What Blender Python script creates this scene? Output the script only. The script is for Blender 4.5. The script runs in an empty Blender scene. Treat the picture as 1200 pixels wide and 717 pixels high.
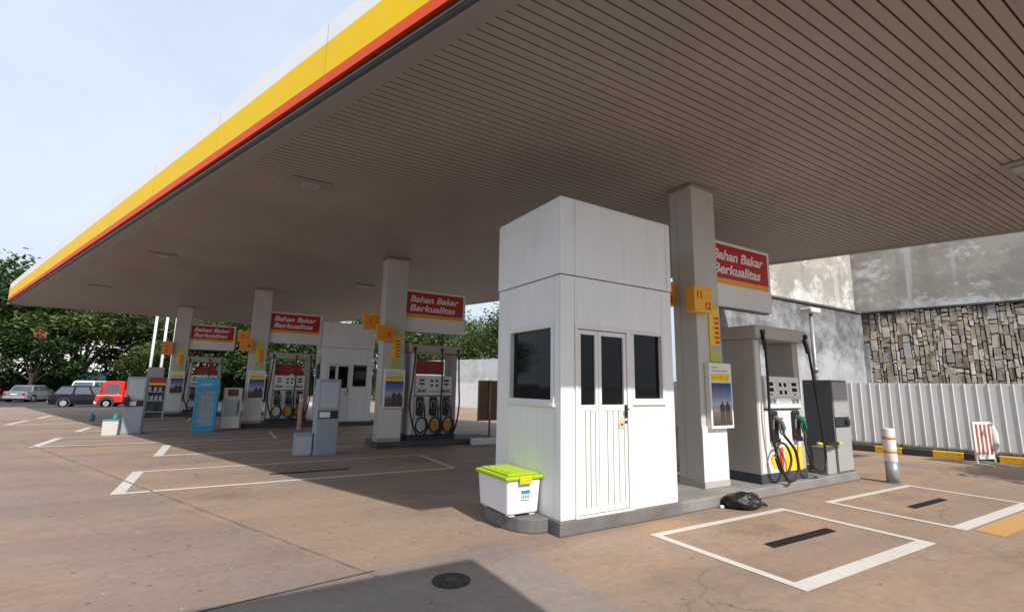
import bpy, bmesh, math, random
from mathutils import Vector, Matrix
random.seed(7)
R = math.radians
scene = bpy.context.scene
col = scene.collection

# ---------------------------------------------------------------- helpers
def new_mat(name):
    m = bpy.data.materials.new(name); m.use_nodes = True
    nt = m.node_tree; nt.nodes.clear()
    out = nt.nodes.new('ShaderNodeOutputMaterial'); b = nt.nodes.new('ShaderNodeBsdfPrincipled')
    nt.links.new(b.outputs[0], out.inputs[0])
    return m, nt, b
def N(nt, t, **kw):
    n = nt.nodes.new(t)
    for k, v in kw.items(): setattr(n, k, v)
    return n
def noise(nt, vec, scale, detail=4, rough=.55):
    n = N(nt, 'ShaderNodeTexNoise'); n.inputs['Scale'].default_value = scale
    n.inputs['Detail'].default_value = detail; n.inputs['Roughness'].default_value = rough
    nt.links.new(vec, n.inputs['Vector']); return n.outputs[0]
def ramp(nt, fac, a, b):
    r = N(nt, 'ShaderNodeMapRange'); r.inputs[1].default_value = a; r.inputs[2].default_value = b
    nt.links.new(fac, r.inputs[0]); return r.outputs[0]
def mix(nt, fac, a, b, blend='MIX'):
    n = N(nt, 'ShaderNodeMix', data_type='RGBA', blend_type=blend)
    for s, v in ((n.inputs[0], fac), (n.inputs[6], a), (n.inputs[7], b)):
        if hasattr(v, 'links') or isinstance(v, bpy.types.NodeSocket): nt.links.new(v, s)
        elif isinstance(v, (int, float)): s.default_value = v
        else: s.default_value = (v[0], v[1], v[2], 1)
    return n.outputs[2]
def math_(nt, op, a, b=0.0):
    n = N(nt, 'ShaderNodeMath', operation=op)
    for i, v in enumerate((a, b)):
        if isinstance(v, bpy.types.NodeSocket): nt.links.new(v, n.inputs[i])
        else: n.inputs[i].default_value = v
    return n.outputs[0]
def coords(nt, sc=(1,1,1), kind='Object'):
    tc = N(nt, 'ShaderNodeTexCoord'); mp = N(nt, 'ShaderNodeMapping'); mp.inputs['Scale'].default_value = sc
    nt.links.new(tc.outputs[kind], mp.inputs['Vector']); return mp.outputs[0]
def bump(nt, b, h, strength=.2, dist=.01):
    n = N(nt, 'ShaderNodeBump'); n.inputs['Strength'].default_value = strength; n.inputs['Distance'].default_value = dist
    nt.links.new(h, n.inputs['Height']); nt.links.new(n.outputs[0], b.inputs['Normal'])

def mat(name, c, rough=.55, metal=0.0, var=.08, scale=4.0, dirt=0.0, dirtc=(.12,.10,.08), streak=0.0, bmp=0.0, spec=.5):
    m, nt, b = new_mat(name)
    v = coords(nt)
    n1 = noise(nt, v, scale, 5)
    f = ramp(nt, n1, .3, .7)
    colr = mix(nt, f, [x*(1-var) for x in c], [min(1, x*(1+var)) for x in c])
    if dirt:
        n2 = noise(nt, v, scale*.45, 8, .7)
        d = math_(nt, 'MULTIPLY', ramp(nt, n2, .45, .75), dirt)
        colr = mix(nt, d, colr, dirtc)
    if streak:
        n3 = noise(nt, coords(nt, (9, 9, .5)), 1.6, 5, .6)
        d = math_(nt, 'MULTIPLY', ramp(nt, n3, .5, .8), streak)
        colr = mix(nt, d, colr, dirtc)
    nt.links.new(colr, b.inputs['Base Color'])
    rr = N(nt, 'ShaderNodeMapRange'); rr.inputs[3].default_value = max(0, rough-.08); rr.inputs[4].default_value = min(1, rough+.1)
    nt.links.new(n1, rr.inputs[0]); nt.links.new(rr.outputs[0], b.inputs['Roughness'])
    b.inputs['Metallic'].default_value = metal
    b.inputs['Specular IOR Level'].default_value = spec
    if bmp: bump(nt, b, noise(nt, v, scale*8, 6), bmp, .01)
    return m

class MB:
    def __init__(s): s.bm = bmesh.new(); s.smooth = False
    def box(s, x0, x1, y0, y1, z0, z1, bev=0.0, seg=2, M=None):
        t = bmesh.new(); bmesh.ops.create_cube(t, size=1.0)
        for v in t.verts:
            v.co = Vector(((x0+x1)/2+v.co.x*(x1-x0), (y0+y1)/2+v.co.y*(y1-y0), (z0+z1)/2+v.co.z*(z1-z0)))
        if bev: bmesh.ops.bevel(t, geom=t.edges[:], offset=bev, segments=seg, affect='EDGES', profile=.5)
        return s.add(t, M)
    def add(s, t, M=None, smooth=False):
        if M is not None: t.transform(M)
        me = bpy.data.meshes.new('tmp'); t.to_mesh(me); t.free()
        n0 = len(s.bm.faces)
        s.bm.from_mesh(me); bpy.data.meshes.remove(me)
        if smooth:
            s.bm.faces.ensure_lookup_table()
            for f in s.bm.faces[n0:]: f.smooth = True
        return s
    def poly(s, pts):
        vs = [s.bm.verts.new(Vector(p)) for p in pts]; s.bm.faces.new(vs); return s
    def prism(s, pts, z0, z1, M=None, bev=0):      # xy outline extruded in z
        t = bmesh.new()
        a = [t.verts.new((p[0], p[1], z0)) for p in pts]; b = [t.verts.new((p[0], p[1], z1)) for p in pts]
        t.faces.new(a[::-1]); t.faces.new(b)
        n = len(pts)
        for i in range(n): t.faces.new((a[i], a[(i+1) % n], b[(i+1) % n], b[i]))
        bmesh.ops.recalc_face_normals(t, faces=t.faces[:])
        if bev: bmesh.ops.bevel(t, geom=t.edges[:], offset=bev, segments=2, affect='EDGES', profile=.5)
        return s.add(t, M)
    def cyl(s, c, r, h, r2=None, n=24, axis='Z', M=None, bev=0):
        t = bmesh.new()
        bmesh.ops.create_cone(t, cap_ends=True, segments=n, radius1=r, radius2=r if r2 is None else r2, depth=h)
        if bev:
            bmesh.ops.bevel(t, geom=[e for e in t.edges if len(e.link_faces) == 2 and any(len(f.verts) > 4 for f in e.link_faces)], offset=bev, segments=3, affect='EDGES', profile=.5)
        if axis == 'X': t.transform(Matrix.Rotation(R(90), 4, 'Y'))
        if axis == 'Y': t.transform(Matrix.Rotation(R(90), 4, 'X'))
        t.transform(Matrix.Translation(c))
        for f in t.faces: f.smooth = len(f.verts) == 4
        if M is not None: t.transform(M)
        me = bpy.data.meshes.new('tmp'); t.to_mesh(me); t.free(); s.bm.from_mesh(me); bpy.data.meshes.remove(me)
        return s
    def ball(s, c, r, sc=(1,1,1), sub=2, jitter=0):
        t = bmesh.new(); bmesh.ops.create_icosphere(t, subdivisions=sub, radius=r)
        for v in t.verts:
            k = 1+random.uniform(-jitter, jitter)
            v.co = Vector((c[0]+v.co.x*sc[0]*k, c[1]+v.co.y*sc[1]*k, c[2]+v.co.z*sc[2]*k))
        return s.add(t, None, True)
    def tube(s, pts, r, n=8, spline=True, r1=None, sub=6):
        P = [Vector(p) for p in pts]
        if spline and len(P) > 2:
            Q = []
            for i in range(len(P)-1):
                p0, p1, p2, p3 = P[max(i-1, 0)], P[i], P[i+1], P[min(i+2, len(P)-1)]
                for k in range(sub):
                    t = k/sub
                    Q.append(.5*((2*p1)+(p2-p0)*t+(2*p0-5*p1+4*p2-p3)*t*t+(3*p1-p0-3*p2+p3)*t**3))
            Q.append(P[-1]); P = Q
        rings = []; nrm = None
        for i, p in enumerate(P):
            d = (P[min(i+1, len(P)-1)]-P[max(i-1, 0)]).normalized()
            if nrm is None: nrm = d.orthogonal().normalized()
            nrm = (nrm-d*nrm.dot(d)).normalized(); bn = d.cross(nrm)
            rad = r if r1 is None else r+(r1-r)*i/max(1, len(P)-1)
            rings.append([s.bm.verts.new(p+(nrm*math.cos(2*math.pi*k/n)+bn*math.sin(2*math.pi*k/n))*rad) for k in range(n)])
        for a, b in zip(rings, rings[1:]):
            for k in range(n):
                f = s.bm.faces.new((a[k], a[(k+1) % n], b[(k+1) % n], b[k])); f.smooth = True
        s.bm.faces.new(rings[0][::-1]); s.bm.faces.new(rings[-1])
        return s
    def build(s, name, m, parent=None, loc=None, rotz=0):
        me = bpy.data.meshes.new(name); s.bm.to_mesh(me); s.bm.free()
        me.materials.append(m)
        o = bpy.data.objects.new(name, me); col.objects.link(o)
        if parent: o.parent = parent
        if loc: o.location = loc
        if rotz: o.rotation_euler = (0, 0, rotz)
        return o

def tag(o, label=None, cat=None, group=None, kind=None):
    if label: o['label'] = label
    if cat: o['category'] = cat
    if group: o['group'] = group
    if kind: o['kind'] = kind
    return o
def thing(name, loc, label, cat, rotz=0, group=None):
    o = bpy.data.objects.new(name, None); col.objects.link(o); o.empty_display_size = .1
    o.location = loc; o.rotation_euler = (0, 0, rotz)
    return tag(o, label, cat, group)
def dup(o, loc=None, label=None, rotz=None, parent=None):
    c = o.copy(); col.objects.link(c)
    if parent is not None: c.parent = parent
    if loc is not None: c.location = loc
    if rotz is not None: c.rotation_euler = (0, 0, rotz)
    if label: c['label'] = label
    for ch in list(o.children): dup(ch, parent=c)
    return c
def struct(o): o['kind'] = 'structure'; return o

def text_mesh(s, size, shear=.0, off=0.0, extrude=.002, align='LEFT', spacing=1.0):
    cu = bpy.data.curves.new('lettering', 'FONT'); cu.body = s; cu.size = size; cu.shear = shear; cu.offset = off
    cu.extrude = extrude; cu.align_x = align; cu.space_character = spacing
    o = bpy.data.objects.new('lettering', cu); col.objects.link(o)
    bpy.context.view_layer.update()
    me = bpy.data.meshes.new_from_object(o.evaluated_get(bpy.context.evaluated_depsgraph_get()))
    bpy.data.objects.remove(o); bpy.data.curves.remove(cu)
    return me
def lettering(s, parent, m, loc, size, width=None, **kw):   # upright text reading along +x, facing -y
    me = text_mesh(s, size, **kw)
    xs = [v.co.x for v in me.vertices]; w = max(xs)-min(xs); k = (width/w) if width else 1
    x0 = min(xs) if kw.get('align', 'LEFT') == 'LEFT' else 0
    me.transform(Matrix.Translation((-x0, 0, 0)))
    me.transform(Matrix.Diagonal((k, 1, 1, 1)))
    me.transform(Matrix.Rotation(R(90), 4, 'X'))
    me.materials.clear(); me.materials.append(m)
    o = bpy.data.objects.new('lettering', me); col.objects.link(o); o.parent = parent; o.location = loc
    return o

# ---------------------------------------------------------------- materials
M = {}
M['white'] = mat('painted_white_panel', (.84,.86,.855), .45, 0, .03, 2, .16, (.50,.48,.43), .26)
M['white2'] = mat('white_enamel', (.78,.78,.76), .35, 0, .03, 3, .08, (.4,.38,.34))
M['post'] = mat('column_cladding', (.54,.525,.50), .45, 0, .05, 2, .12, (.3,.28,.26), .12)
M['beige'] = mat('pump_grey_beige', (.44,.405,.365), .45, 0, .05, 3, .14, (.2,.18,.16), .12)
M['soffit'] = mat('soffit_metal', (.345,.305,.272), .5, 0, .08, .5, .30, (.15,.12,.10))
M['trim'] = mat('canopy_trim', (.30,.275,.26), .5, 0, .05)
M['dark'] = mat('dark_gap', (.03,.027,.025), .6)
M['black'] = mat('black_rubber', (.013,.013,.014), .45, 0, .2)
M['blackp'] = mat('black_plastic', (.018,.018,.02), .35, 0, .1)
M['yellow'] = mat('yellow_fascia', (.93,.60,.003), .5, 0, .03, .5, .05, (.6,.45,.1), spec=.15)
M['redf'] = mat('red_fascia', (.80,.085,.02), .5, 0, .04, .5, spec=.2)
M['whitef'] = mat('white_fascia', (.86,.87,.88), .4, 0, .02, .5)
M['signred'] = mat('sign_red', (.47,.010,.016), .4, 0, .05)
M['signyel'] = mat('sign_yellow', (.80,.40,.01), .4, 0, .05)
M['orange'] = mat('number_box_orange', (.80,.27,.01), .4, 0, .06)
M['numyel'] = mat('number_box_yellow', (.84,.40,.01), .4, 0, .06)
M['pricey'] = mat('price_yellow', (.82,.58,.02), .4, 0, .05)
M['greenp'] = mat('price_green', (.45,.55,.08), .5)
M['greyp'] = mat('price_grey', (.35,.42,.45), .5)
M['digit'] = mat('red_digits', (.55,.02,.012), .5)
M['char'] = mat('charcoal_cabinet', (.125,.135,.15), .45, 0, .08, 3, .12, (.12,.11,.1))
M['bluegrey'] = mat('blue_grey_cabinet', (.30,.36,.43), .42, 0, .05, 3, .08, (.2,.2,.2))
M['lightgrey'] = mat('light_grey_panel', (.46,.50,.54), .4, 0, .05, 3, .06, (.25,.24,.22))
M['screen'] = mat('dark_screen', (.02,.025,.03), .12, 0, .05)
M['navy'] = mat('navy_skirting', (.05,.055,.075), .5, 0, .1)
M['green'] = mat('green_nozzle', (.01,.11,.075), .4)
M['steel'] = mat('steel', (.55,.55,.54), .3, .9, .05)
M['lime'] = mat('lime_plastic', (.38,.52,.008), .35, 0, .05, 4)
M['clip'] = mat('clip_amber', (.55,.55,.02), .4)
M['binw'] = mat('milky_plastic', (.80,.79,.83), .38, 0, .02, 3, .04, (.5,.48,.45))
M['teal'] = mat('teal', (.02,.27,.28), .45)
M['skyblue'] = mat('fridge_blue', (.03,.34,.60), .4, 0, .05)
M['wood'] = mat('brown_board', (.20,.10,.05), .6, 0, .2, 3)
M['greym'] = mat('grey_metal_pole', (.33,.34,.35), .4, .3, .08)
M['polew'] = mat('white_pole', (.8,.8,.8), .4)
M['salmon'] = mat('faded_orange_post', (.62,.36,.26), .55, 0, .1)
M['ring'] = mat('orange_band', (.75,.26,.03), .5, 0, .1)
M['kerbc'] = mat('island_concrete', (.22,.21,.20), .8, 0, .2, 2.5, .35, (.10,.09,.08), 0, .25)
M['plinth'] = mat('plinth_paint', (.13,.125,.125), .7, 0, .2, 3, .3, (.24,.22,.2), 0, .2)
M['kerby'] = mat('kerb_yellow', (.72,.40,.02), .6, 0, .15, 2, .35, (.2,.14,.06), 0, .2)
M['kerbk'] = mat('kerb_black', (.03,.03,.03), .7, 0, .3, 2, .3, (.12,.11,.1), 0, .2)
M['fence'] = mat('fence_sheet', (.80,.82,.84), .42, 0, .03, 1, .12, (.50,.47,.43), .14, .3)
M['chrome'] = mat('rim_metal', (.6,.6,.62), .3, .8)
M['tyre'] = mat('tyre_rubber', (.015,.015,.015), .7)
M['cloth'] = mat('sack_white', (.75,.74,.72), .7, 0, .08)
M['bark'] = mat('bark', (.09,.07,.05), .9, 0, .3, 5, .3, (.04,.035,.03), 0, .4)
M['teared'] = mat('taillight', (.35,.01,.01), .2)
M['printsky'] = None

def glass_dark(name, c=(.012,.014,.016), r=.05, sp=.5):
    m, nt, b = new_mat(name); b.inputs['Specular IOR Level'].default_value = sp; b.inputs['Base Color'].default_value = (*c, 1); b.inputs['Roughness'].default_value = r
    n = noise(nt, coords(nt), 1.5, 2); bump(nt, b, n, .03, .02)
    return m
M['glass'] = glass_dark('tinted_glass', (.004,.005,.006), .04, .22)
M['carglass'] = glass_dark('car_glass', (.07,.09,.12), .05, .7)

def ground_mat():
    m, nt, b = new_mat('concrete_forecourt')
    v = coords(nt)
    big = noise(nt, v, .16, 5, .6); mid = noise(nt, v, .9, 7, .65); fine = noise(nt, v, 14, 6, .7); grit = noise(nt, v, 70, 3, .6)
    c = mix(nt, ramp(nt, big, .38, .62), (.36,.255,.19), (.25,.195,.165))
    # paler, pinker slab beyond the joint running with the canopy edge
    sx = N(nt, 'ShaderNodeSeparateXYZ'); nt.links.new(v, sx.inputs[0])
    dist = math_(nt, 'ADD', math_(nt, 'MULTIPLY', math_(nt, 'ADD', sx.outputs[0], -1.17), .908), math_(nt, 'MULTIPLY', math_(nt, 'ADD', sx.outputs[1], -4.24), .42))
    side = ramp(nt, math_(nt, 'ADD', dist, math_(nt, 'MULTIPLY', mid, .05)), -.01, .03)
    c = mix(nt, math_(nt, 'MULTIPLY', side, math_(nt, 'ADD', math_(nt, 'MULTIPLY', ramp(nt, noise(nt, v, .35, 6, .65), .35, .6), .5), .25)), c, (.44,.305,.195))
    # slab nearest the camera, the cool grey of its shadow painted into the colour
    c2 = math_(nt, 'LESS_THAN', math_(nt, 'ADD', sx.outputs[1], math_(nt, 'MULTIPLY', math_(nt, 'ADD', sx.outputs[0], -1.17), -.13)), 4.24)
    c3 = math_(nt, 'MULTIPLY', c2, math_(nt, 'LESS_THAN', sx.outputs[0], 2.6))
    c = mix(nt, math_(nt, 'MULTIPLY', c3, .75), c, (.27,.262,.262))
    gp = ramp(nt, noise(nt, v, .33, 9, .68), .48, .60)
    c = mix(nt, math_(nt, 'MULTIPLY', gp, .5), c, (.265,.225,.21))
    st = ramp(nt, noise(nt, v, .55, 10, .76), .50, .64)
    c = mix(nt, math_(nt, 'MULTIPLY', st, .48), c, (.165,.12,.10))
    light = ramp(nt, noise(nt, coords(nt, (1,1,1)), 1.9, 10, .8), .54, .68)
    c = mix(nt, math_(nt, 'MULTIPLY', light, .35), c, (.52,.41,.32))
    f = ramp(nt, fine, .25, .75)
    c = mix(nt, .28, c, mix(nt, f, (.11,.085,.07), (.47,.37,.30)))
    spots = ramp(nt, noise(nt, v, 5.5, 3, .5), .70, .76)
    c = mix(nt, math_(nt, 'MULTIPLY', spots, .6), c, (.09,.075,.065))
    # tyre polished bands along the lanes
    tw = N(nt, 'ShaderNodeTexWave'); tw.inputs['Scale'].default_value = .18; tw.inputs['Distortion'].default_value = 2.5; tw.bands_direction = 'Y'
    nt.links.new(v, tw.inputs['Vector'])
    c = mix(nt, math_(nt, 'MULTIPLY', ramp(nt, tw.outputs[1], .55, 1), .22), c, (.17,.14,.125))
    # streaks left along the driving direction
    sv = coords(nt, (.22,1.9,1)); sk = ramp(nt, noise(nt, sv, 1.0, 8, .7), .50, .64)
    c = mix(nt, math_(nt, 'MULTIPLY', sk, .22), c, (.15,.115,.095))
    # ochre dust blown against the island
    oc = ramp(nt, noise(nt, v, .8, 7, .7), .50, .62)
    near = math_(nt, 'MULTIPLY', ramp(nt, sx.outputs[1], 2.2, 4.2), math_(nt, 'GREATER_THAN', sx.outputs[0], 3.0))
    c = mix(nt, math_(nt, 'MULTIPLY', math_(nt, 'MULTIPLY', oc, near), .6), c, (.46,.29,.13))
    # oil drips under where vehicles stop
    for ox, oy, orad in ((5.3,3.45,.75),(8.9,3.5,.6),(1.3,9.7,1.0),(.2,7.9,.8),(2.6,6.9,.5),(-.3,13.3,.9),(6.9,1.7,.5),(3.3,2.5,.45)):
        dx = math_(nt, 'MULTIPLY', math_(nt, 'ADD', sx.outputs[0], -ox), .6); dy = math_(nt, 'ADD', sx.outputs[1], -oy)
        dd_ = math_(nt, 'SQRT', math_(nt, 'ADD', math_(nt, 'MULTIPLY', dx, dx), math_(nt, 'MULTIPLY', dy, dy)))
        blob = ramp(nt, math_(nt, 'ADD', math_(nt, 'MULTIPLY', dd_, -1/orad), math_(nt, 'MULTIPLY', math_(nt, 'ADD', noise(nt, v, 2.6, 9, .8), -.5), 3.4)), -.55, .35)
        c = mix(nt, math_(nt, 'MULTIPLY', blob, .5), c, (.085,.07,.062))
    # hairline cracks
    wv = N(nt, 'ShaderNodeVectorMath', operation='ADD'); nz = N(nt, 'ShaderNodeTexNoise'); nz.inputs['Scale'].default_value = .9; nz.inputs['Detail'].default_value = 6
    nt.links.new(v, nz.inputs['Vector']); nt.links.new(v, wv.inputs[0]); nt.links.new(nz.outputs[1], wv.inputs[1])
    vo = N(nt, 'ShaderNodeTexVoronoi', feature='DISTANCE_TO_EDGE'); vo.inputs['Scale'].default_value = .23; nt.links.new(wv.outputs[0], vo.inputs['Vector'])
    cr_ = math_(nt, 'MULTIPLY', math_(nt, 'LESS_THAN', vo.outputs[0], .0022), ramp(nt, big, .42, .6))
    c = mix(nt, math_(nt, 'MULTIPLY', cr_, .6), c, (.08,.065,.055))
    # small pits and pale grit
    vp = N(nt, 'ShaderNodeTexVoronoi'); vp.inputs['Scale'].default_value = 9; nt.links.new(v, vp.inputs['Vector'])
    cs = N(nt, 'ShaderNodeSeparateColor'); nt.links.new(vp.outputs['Color'], cs.inputs[0])
    pit = math_(nt, 'MULTIPLY', math_(nt, 'LESS_THAN', vp.outputs['Distance'], .16), math_(nt, 'GREATER_THAN', cs.outputs[0], .93))
    c = mix(nt, math_(nt, 'MULTIPLY', pit, .6), c, (.07,.055,.05))
    pal = math_(nt, 'MULTIPLY', math_(nt, 'LESS_THAN', vp.outputs['Distance'], .10), math_(nt, 'GREATER_THAN', cs.outputs[1], .93))
    c = mix(nt, math_(nt, 'MULTIPLY', pal, .7), c, (.55,.5,.45))
    c = mix(nt, 1.0, c, (.86,.835,.835), 'MULTIPLY')
    nt.links.new(c, b.inputs['Base Color'])
    rr = N(nt, 'ShaderNodeMapRange'); rr.inputs[3].default_value = .62; rr.inputs[4].default_value = .9
    nt.links.new(mid, rr.inputs[0]); nt.links.new(rr.outputs[0], b.inputs['Roughness'])
    h = math_(nt, 'ADD', math_(nt, 'MULTIPLY', fine, .6), math_(nt, 'MULTIPLY', grit, .5))
    bump(nt, b, h, .35, .006)
    return m
M['ground'] = ground_mat()

def paint_mat(name, c, wear):
    m, nt, b = new_mat(name); v = coords(nt)
    w = ramp(nt, noise(nt, v, 7, 9, .75), .5-.0+.12-wear, .72)
    cc = mix(nt, math_(nt, 'MULTIPLY', w, .75), c, (.33,.26,.22))
    cc = mix(nt, math_(nt, 'MULTIPLY', ramp(nt, noise(nt, v, 1.2, 4), .4, .7), .2), cc, (.4,.34,.3))
    nt.links.new(cc, b.inputs['Base Color']); b.inputs['Roughness'].default_value = .7
    return m
M['paint'] = paint_mat('road_paint_white', (.58,.555,.52), .06)
M['painty'] = paint_mat('road_paint_ochre', (.50,.28,.08), .12)
M['strip'] = mat('black_strip', (.014,.013,.013), .8, 0, .2, 6, .2, (.06,.05,.045), spec=.2)
M['jointm'] = mat('joint_filler', (.30,.24,.20), .9, 0, .5, 5); M['crack'] = mat('crack_filler', (.07,.06,.055), .9, 0, .3, 8)

def wall_mat(name, base, stain, light, sc=.35, amt=.8, dark=None, vstreak=.35, patch=.6):
    m, nt, b = new_mat(name); v = coords(nt)
    n1 = noise(nt, v, sc, 10, .72); n2 = noise(nt, v, sc*2.7, 9, .75); n3 = noise(nt, coords(nt, (1,1,1.3)), sc*.8+.05, 10, .78)
    c = mix(nt, ramp(nt, n1, .44, .56), base, [x*.5+y*.5 for x, y in zip(base, stain)])
    c = mix(nt, math_(nt, 'MULTIPLY', ramp(nt, n3, .51, .58), patch), c, light)
    c = mix(nt, math_(nt, 'MULTIPLY', ramp(nt, n2, .52, .64), amt), c, stain)
    st = noise(nt, coords(nt, (1.6,1.6,.13)), 1.1, 8, .7)
    c = mix(nt, math_(nt, 'MULTIPLY', ramp(nt, st, .53, .70), vstreak), c, stain)
    st2 = noise(nt, coords(nt, (.9,.9,.06)), 1.3, 6, .6)
    c = mix(nt, math_(nt, 'MULTIPLY', ramp(nt, st2, .60, .66), vstreak), c, light)
    if dark:                                              # damp black growth hanging from the top edge (height in metres)
        sx = N(nt, 'ShaderNodeSeparateXYZ'); nt.links.new(v, sx.inputs[0])
        g = ramp(nt, math_(nt, 'ADD', sx.outputs[2], math_(nt, 'MULTIPLY', math_(nt, 'ADD', n1, -.5), dark[2])), dark[0], dark[1])
        c = mix(nt, math_(nt, 'MULTIPLY', math_(nt, 'MULTIPLY', g, ramp(nt, n2, .28, .56)), .85), c, (.075,.075,.08))
    nt.links.new(c, b.inputs['Base Color']); b.inputs['Roughness'].default_value = .85
    bump(nt, b, noise(nt, v, 9, 8, .7), .35, .02)
    return m
M['conc'] = wall_mat('old_render', (.40,.37,.32), (.22,.21,.19), (.64,.65,.65), .50, .5, None, .45, .85)
M['plaster'] = wall_mat('stained_plaster', (.42,.43,.45), (.20,.20,.225), (.50,.51,.53), .45, .45, (2.35, 3.0, 3.4), .15)
M['farw_top'] = wall_mat('weathered_white_render', (.58,.60,.62), (.36,.38,.39), (.70,.72,.73), .6, .6)
M['farw'] = wall_mat('white_render', (.76,.76,.76), (.6,.6,.6), (.8,.8,.8), .5, .3)

def stone_mat():
    m, nt, b = new_mat('split_stone'); v = coords(nt)
    a = N(nt, 'ShaderNodeVertexColor', layer_name='tone')
    n = noise(nt, v, 2.6, 8, .7); n2 = noise(nt, v, .5, 7, .65)
    c = mix(nt, math_(nt, 'MULTIPLY', ramp(nt, n, .52, .72), .4), a.outputs[0], (.20,.165,.135))
    c = mix(nt, math_(nt, 'MULTIPLY', ramp(nt, n2, .57, .70), .45), c, (.10,.085,.075))
    sx = N(nt, 'ShaderNodeSeparateXYZ'); nt.links.new(v, sx.inputs[0])
    # black damp growth creeping in from the inner corner below the ledge, and from the ledge itself
    nb = noise(nt, v, 1.3, 9, .72)
    e = math_(nt, 'ADD', math_(nt, 'MULTIPLY', sx.outputs[0], -.55), math_(nt, 'ADD', math_(nt, 'MULTIPLY', sx.outputs[2], .75), math_(nt, 'MULTIPLY', nb, 4.2)))
    c = mix(nt, math_(nt, 'MULTIPLY', ramp(nt, e, 4.55, 5.2), .85), c, (.045,.042,.04))
    c = mix(nt, math_(nt, 'MULTIPLY', ramp(nt, math_(nt, 'ADD', sx.outputs[2], math_(nt, 'MULTIPLY', nb, 3.4)), 5.75, 6.5), .75), c, (.05,.046,.043))
    gr = noise(nt, coords(nt, (3,3,1.2)), 3.2, 9, .75)
    c = mix(nt, math_(nt, 'MULTIPLY', ramp(nt, gr, .56, .70), .35), c, (.17,.15,.135))
    nt.links.new(c, b.inputs['Base Color']); b.inputs['Roughness'].default_value = .9
    bump(nt, b, noise(nt, v, 9, 8, .75), .7, .03)
    return m
M['stone'] = stone_mat()

def leaf_mat(name, dark, light):
    m, nt, b = new_mat(name)
    g = N(nt, 'ShaderNodeNewGeometry')
    c = mix(nt, ramp(nt, g.outputs['Random Per Island'], 0, 1), dark, light)
    big = noise(nt, coords(nt), .55, 3)
    c = mix(nt, math_(nt, 'MULTIPLY', ramp(nt, big, .4, .65), .6), c, [x*1.45 for x in light])
    nt.links.new(c, b.inputs['Base Color']); b.inputs['Roughness'].default_value = .5
    b.inputs['Specular IOR Level'].default_value = .35
    tr = N(nt, 'ShaderNodeBsdfTranslucent'); nt.links.new(c, tr.inputs[0])
    ms = N(nt, 'ShaderNodeMixShader'); ms.inputs[0].default_value = .28
    out = [n for n in nt.nodes if n.type == 'OUTPUT_MATERIAL'][0]
    nt.links.new(b.outputs[0], ms.inputs[1]); nt.links.new(tr.outputs[0], ms.inputs[2]); nt.links.new(ms.outputs[0], out.inputs[0])
    return m
M['leafA'] = leaf_mat('leaf_dark', (.020,.040,.014), (.058,.105,.030))
M['leafB'] = leaf_mat('leaf_mid', (.030,.056,.016), (.105,.150,.036))
M['leafC'] = leaf_mat('leaf_olive', (.035,.055,.016), (.10,.13,.035))
M['weed'] = leaf_mat('weed_green', (.05,.08,.02), (.12,.15,.04))

# ---------------------------------------------------------------- ground
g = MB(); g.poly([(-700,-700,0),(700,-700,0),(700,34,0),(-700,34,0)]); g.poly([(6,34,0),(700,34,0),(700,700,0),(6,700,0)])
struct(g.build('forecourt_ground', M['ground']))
# expansion joints
j = MB()
def strip(mb, p, q, w, z):
    p, q = Vector((p[0], p[1], z)), Vector((q[0], q[1], z)); d = (q-p).normalized(); n = Vector((-d.y, d.x, 0))*w/2
    mb.poly([p-n, q-n, q+n, p+n])
strip(j, (1.22,4.13), (-4.2,16.6), .012, .004)
struct(j.build('ground_joint', M['jointm']))
j = MB(); strip(j, (1.24,4.27), (-3.5,3.62), .022, .004); struct(j.build('ground_joint', M['crack']))
j = MB(); strip(j, (1.232,4.13), (-4.188,16.6), .007, .006); struct(j.build('ground_joint', M['crack']))

def box_marking(x0, x1, y0, y1, w=.09, wf=.11, z=.004, wl=None):
    mb = MB(); wl = wl or w
    def q(a, b, c, d): mb.poly([(a,c,z),(b,c,z),(b,d,z),(a,d,z)])
    q(x0, x1, y0, y0+wf); q(x0, x1, y1-w, y1); q(x0, x0+wl, y0+wf, y1-w); q(x1-w, x1, y0+wf, y1-w)
    struct(mb.build('lane_marking', M['paint']))
box_marking(4.08, 6.56, 2.27, 3.90, .095, .15)
box_marking(7.48, 10.15, 2.30, 3.83, .095, .15)
box_marking(-1.18, 3.92, 8.56, 10.5, .08, .10, wl=.16)
box_marking(-1.10, 4.0, 12.38, 14.36, .08, .10, wl=.16)
box_marking(-3.62, 1.42, 15.0, 17.05, .08, .10, wl=.16)
box_marking(-3.63, 1.4, 18.75, 20.4, .08, .10, wl=.16)
box_marking(-6.05, -1.0, 22.1, 24.2, .09, .12, wl=.16)
box_marking(-6.05, -1.0, 25.2, 27.0, .09, .12, wl=.16)
for (x0, x1, y0, y1) in ((4.87,6.08,3.0,3.13),(8.22,9.34,3.03,3.15),(.8,2.1,9.26,9.37)):
    mb = MB(); mb.poly([(x0,y0,.004),(x1,y0,.004),(x1+.03,y1,.004),(x0+.03,y1,.004)])
    struct(mb.build('road_marking_bar', M['strip']))
mb = MB(); mb.poly([(7.55,2.0,.004),(9.6,2.0,.004),(9.6,2.27,.004),(7.6,2.27,.004)]); struct(mb.build('ochre_road_patch', M['painty']))

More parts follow.
